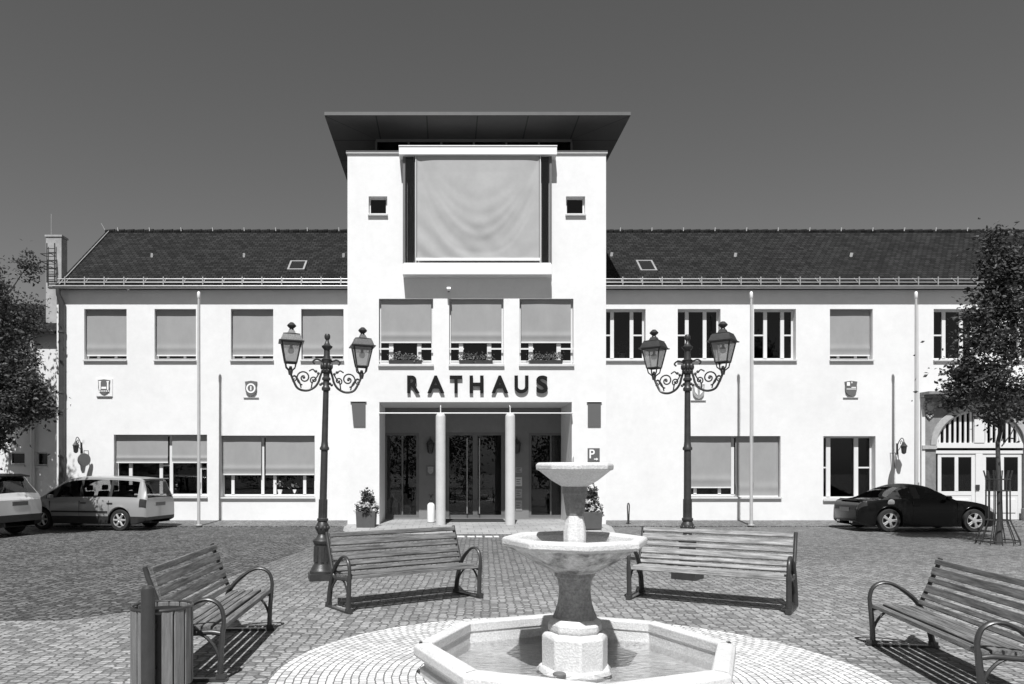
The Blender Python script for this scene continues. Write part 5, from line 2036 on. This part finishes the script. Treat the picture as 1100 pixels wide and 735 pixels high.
# ------------------------------------------------------------------ trees
def tree(loc, trunk_h, trunk_r, crown_c, crown_r, n_clump, per, leaf, lab, seed, group=None, spires=(), limb=4, taper=.3, sig=.22):
    r = np.random.default_rng(seed)
    t = empty('tree', loc, 0, lab, 'tree', group)
    b = MB()
    top = crown_c[2] + crown_r[2] * .8
    k = 12
    pts, rad = [], []
    for i in range(k):
        f = i / (k - 1)
        pts.append((r.normal() * .03 * (i > 0) + crown_c[0] * f, r.normal() * .03 * (i > 0) + crown_c[1] * f, top * f))
        rad.append(trunk_r * (1 - .85 * f) * (1.25 if i == 0 else 1))
    b.tube(pts, rad, 10)
    # clump centres: more of them towards the surface
    C = []
    while len(C) < n_clump:
        p = r.uniform(-1, 1, 3)
        d = np.linalg.norm(p)
        if d > 1 or r.uniform() > .25 + .75 * d:
            continue
        # egg: narrower above
        w = 1 - taper * max(0, p[2] + .3)
        C.append(np.array([p[0] * w * crown_r[0] + crown_c[0], p[1] * w * crown_r[1] + crown_c[1], p[2] * crown_r[2] + crown_c[2]]))
    for (sx, sy, z0, z1, w) in spires:
        for q in range(14):
            f = r.uniform()
            C.append(np.array([sx + r.normal() * w * (1 - .7 * f), sy + r.normal() * w * (1 - .7 * f), z0 + (z1 - z0) * f]))
    C = np.array(C)
    for c in C[::limb]:
        f = max(trunk_h * .85 / top, min(.92, (c[2] - .35) / top - .06))
        z = top * f
        a = Vector((crown_c[0] * f, crown_c[1] * f, z))
        cv = Vector(c)
        mid = (a + cv) / 2 + Vector((0, 0, -.08))
        b.tube([a, mid, cv], [trunk_r * .3 * (1 - f * .6), trunk_r * .18, .008], 5)
    b.build('trunk', M['bark'], t)
    L_ = MB()
    for c in C:
        s = r.uniform(.6, 1.25)
        n = int(per * s)
        P = r.normal(size=(n, 3)) * np.array([sig, sig, sig * .6]) * s + c
        add_leaves(L_, P, leaf, r, .6)
    # stray leaves and twigs
    P = C[r.integers(0, len(C), n_clump * 4)] + r.normal(size=(n_clump * 4, 3)) * .34
    add_leaves(L_, P, leaf, r, .6)
    me_o = L_.build('crown', M['leaf'], t, smooth=0, recalc=False)
    return t


Yt_ = 18.1
xt = px(1072, Yt_)
tree((xt, Yt_, 0), 2.7, .065, (.25, 0, 4.95), (1.08, 1.05, 2.1), 150, 66, .058, 'slim young leafy tree inside the metal guard beside the black coupe', 3,
     spires=((-.1, 0, 6.4, 7.5, .12), (.5, .1, 6.4, 7.4, .18), (-.6, -.2, 4.6, 5.6, .14), (-.8, 0, 3.6, 4.4, .16), (-1.0, 0, 3.3, 3.7, .1)), taper=.5, sig=.16)
tree((px(-24, 21.9), 21.9, 0), 2.6, .15, (.5, -1.7, 4.9), (2.0, 1.0, 3.0), 390, 85, .058, 'dense leafy tree at the left edge between the pale SUV and the silver estate car', 5,
     spires=((.45, -1.5, 7.0, 8.9, .24), (1.0, -1.5, 6.4, 7.7, .25), (.1, -1.5, 6.5, 8.4, .3), (2.1, -1.8, 3.3, 4.6, .28), (2.3, -1.9, 3.2, 3.9, .22), (2.4, -2.1, 3.2, 4.4, .3), (2.65, -2.1, 3.3, 4.2, .2), (2.4, -2.3, 3.0, 3.7, .25), (1.8, -2.3, 3.0, 4.2, .35), (1.8, -2, 2.6, 3.3, .3), (1.0, -2, 2.3, 3.0, .35)), limb=8, sig=.19)
tree((px(-16, 24.4), 24.4, 0), 3, .14, (.3, 0, 5.4), (.85, .8, 2.6), 130, 95, .055, 'slim leafy tree in front of the chimney at the left corner', 9,
     spires=((1.3, .1, 6.3, 8.75, .15), (1.15, .1, 5.0, 6.5, .2)))
# the woods across the square, which the windows mirror
Lw = MB()
for q in range(170):
    leaf_cloud(Lw, (random.uniform(-34, 34), random.uniform(-26, -19), random.uniform(1.0, 7.5)), (1.6, 1.2, 1.3), 160, .17)
tag(Lw.build('woods', M['leaf'], None, smooth=0, recalc=False), kind='stuff')

# tree guard
t = empty('tree_guard', (xt, Yt_, .006), 0, 'tall metal bar guard around the slim young tree', 'tree guard')
n = 12
for i in range(n):
    a = 2 * math.pi * i / n + .1
    c, s = math.cos(a), math.sin(a)
    b = MB().tube([(.45 * c, .45 * s, 0), (.44 * c, .44 * s, .1), (.245 * c, .245 * s, .58), (.24 * c, .24 * s, 1.55), (.29 * c, .29 * s, 1.76)], .013, 6)
    b.build('bar', M['benchiron'], t)
for (z, r_) in ((.09, .44), (.58, .25), (1.28, .243), (1.55, .243)):
    b = MB().tube([(r_ * math.cos(2 * math.pi * i / 32), r_ * math.sin(2 * math.pi * i / 32), z) for i in range(32)], .014, 6, closed=True)
    b.build('ring', M['benchiron'], t)

# ------------------------------------------------------------------ light
az_dir = Vector((.13, 1, -1.56)).normalized()
sd = bpy.data.lights.new('sun', 'SUN')
sd.energy = 5.0
sd.angle = R(.53)
sd.color = (1, 1, 1)
so_ = bpy.data.objects.new('sun', sd)
COL.objects.link(so_)
so_.rotation_euler = az_dir.to_track_quat('-Z', 'Y').to_euler()
so_.location = (-5, -10, 30)
w = bpy.data.worlds.new('World')
scene.world = w
w.use_nodes = True
N, L = w.node_tree.nodes, w.node_tree.links
sky = N.new('ShaderNodeTexSky')
sky.sky_type = 'NISHITA'
sky.sun_disc = False
sky.sun_elevation = math.asin(-az_dir.z)
sky.sun_rotation = math.atan2(-az_dir.x, -az_dir.y)
sky.altitude = 300
sky.air_density = 1.0
sky.dust_density = 1.2
sky.ozone_density = 1.0
sp = N.new('ShaderNodeSeparateColor')
cb = N.new('ShaderNodeCombineColor')
L.new(sky.outputs[0], sp.inputs[0])
mxs = N.new('ShaderNodeMix')              # the photograph is black and white: an orange filter on the sky
mxs.data_type = 'FLOAT'
mxs.inputs['Factor'].default_value = .9
L.new(sp.outputs[0], mxs.inputs[2])
L.new(sp.outputs[1], mxs.inputs[3])
for i in range(3):
    L.new(mxs.outputs[0], cb.inputs[i])
bg = N['Background']
L.new(cb.outputs[0], bg.inputs['Color'])
bg.inputs['Strength'].default_value = .05

# ------------------------------------------------------------------ camera
cd = bpy.data.cameras.new('camera')
cam = bpy.data.objects.new('camera', cd)
COL.objects.link(cam)
cam.location = (0, 0, H)
cam.rotation_euler = (math.pi / 2, 0, 0)
cd.sensor_width = 36
cd.lens = 36 * F / 1100
cd.shift_x = (550 - U0) / 1100
cd.shift_y = (V0 - 367.5) / 1100
cd.clip_start = .1
cd.clip_end = 2000
scene.camera = cam
vs_ = scene.view_settings
vs_.view_transform = 'Standard'
vs_.look = 'None'
vs_.gamma = 1
vs_.exposure = .35
vs_.use_curve_mapping = False
scene.render.engine = 'CYCLES'
scene.cycles.max_bounces = 8
scene.cycles.transparent_max_bounces = 16
scene.cycles.use_denoising = True
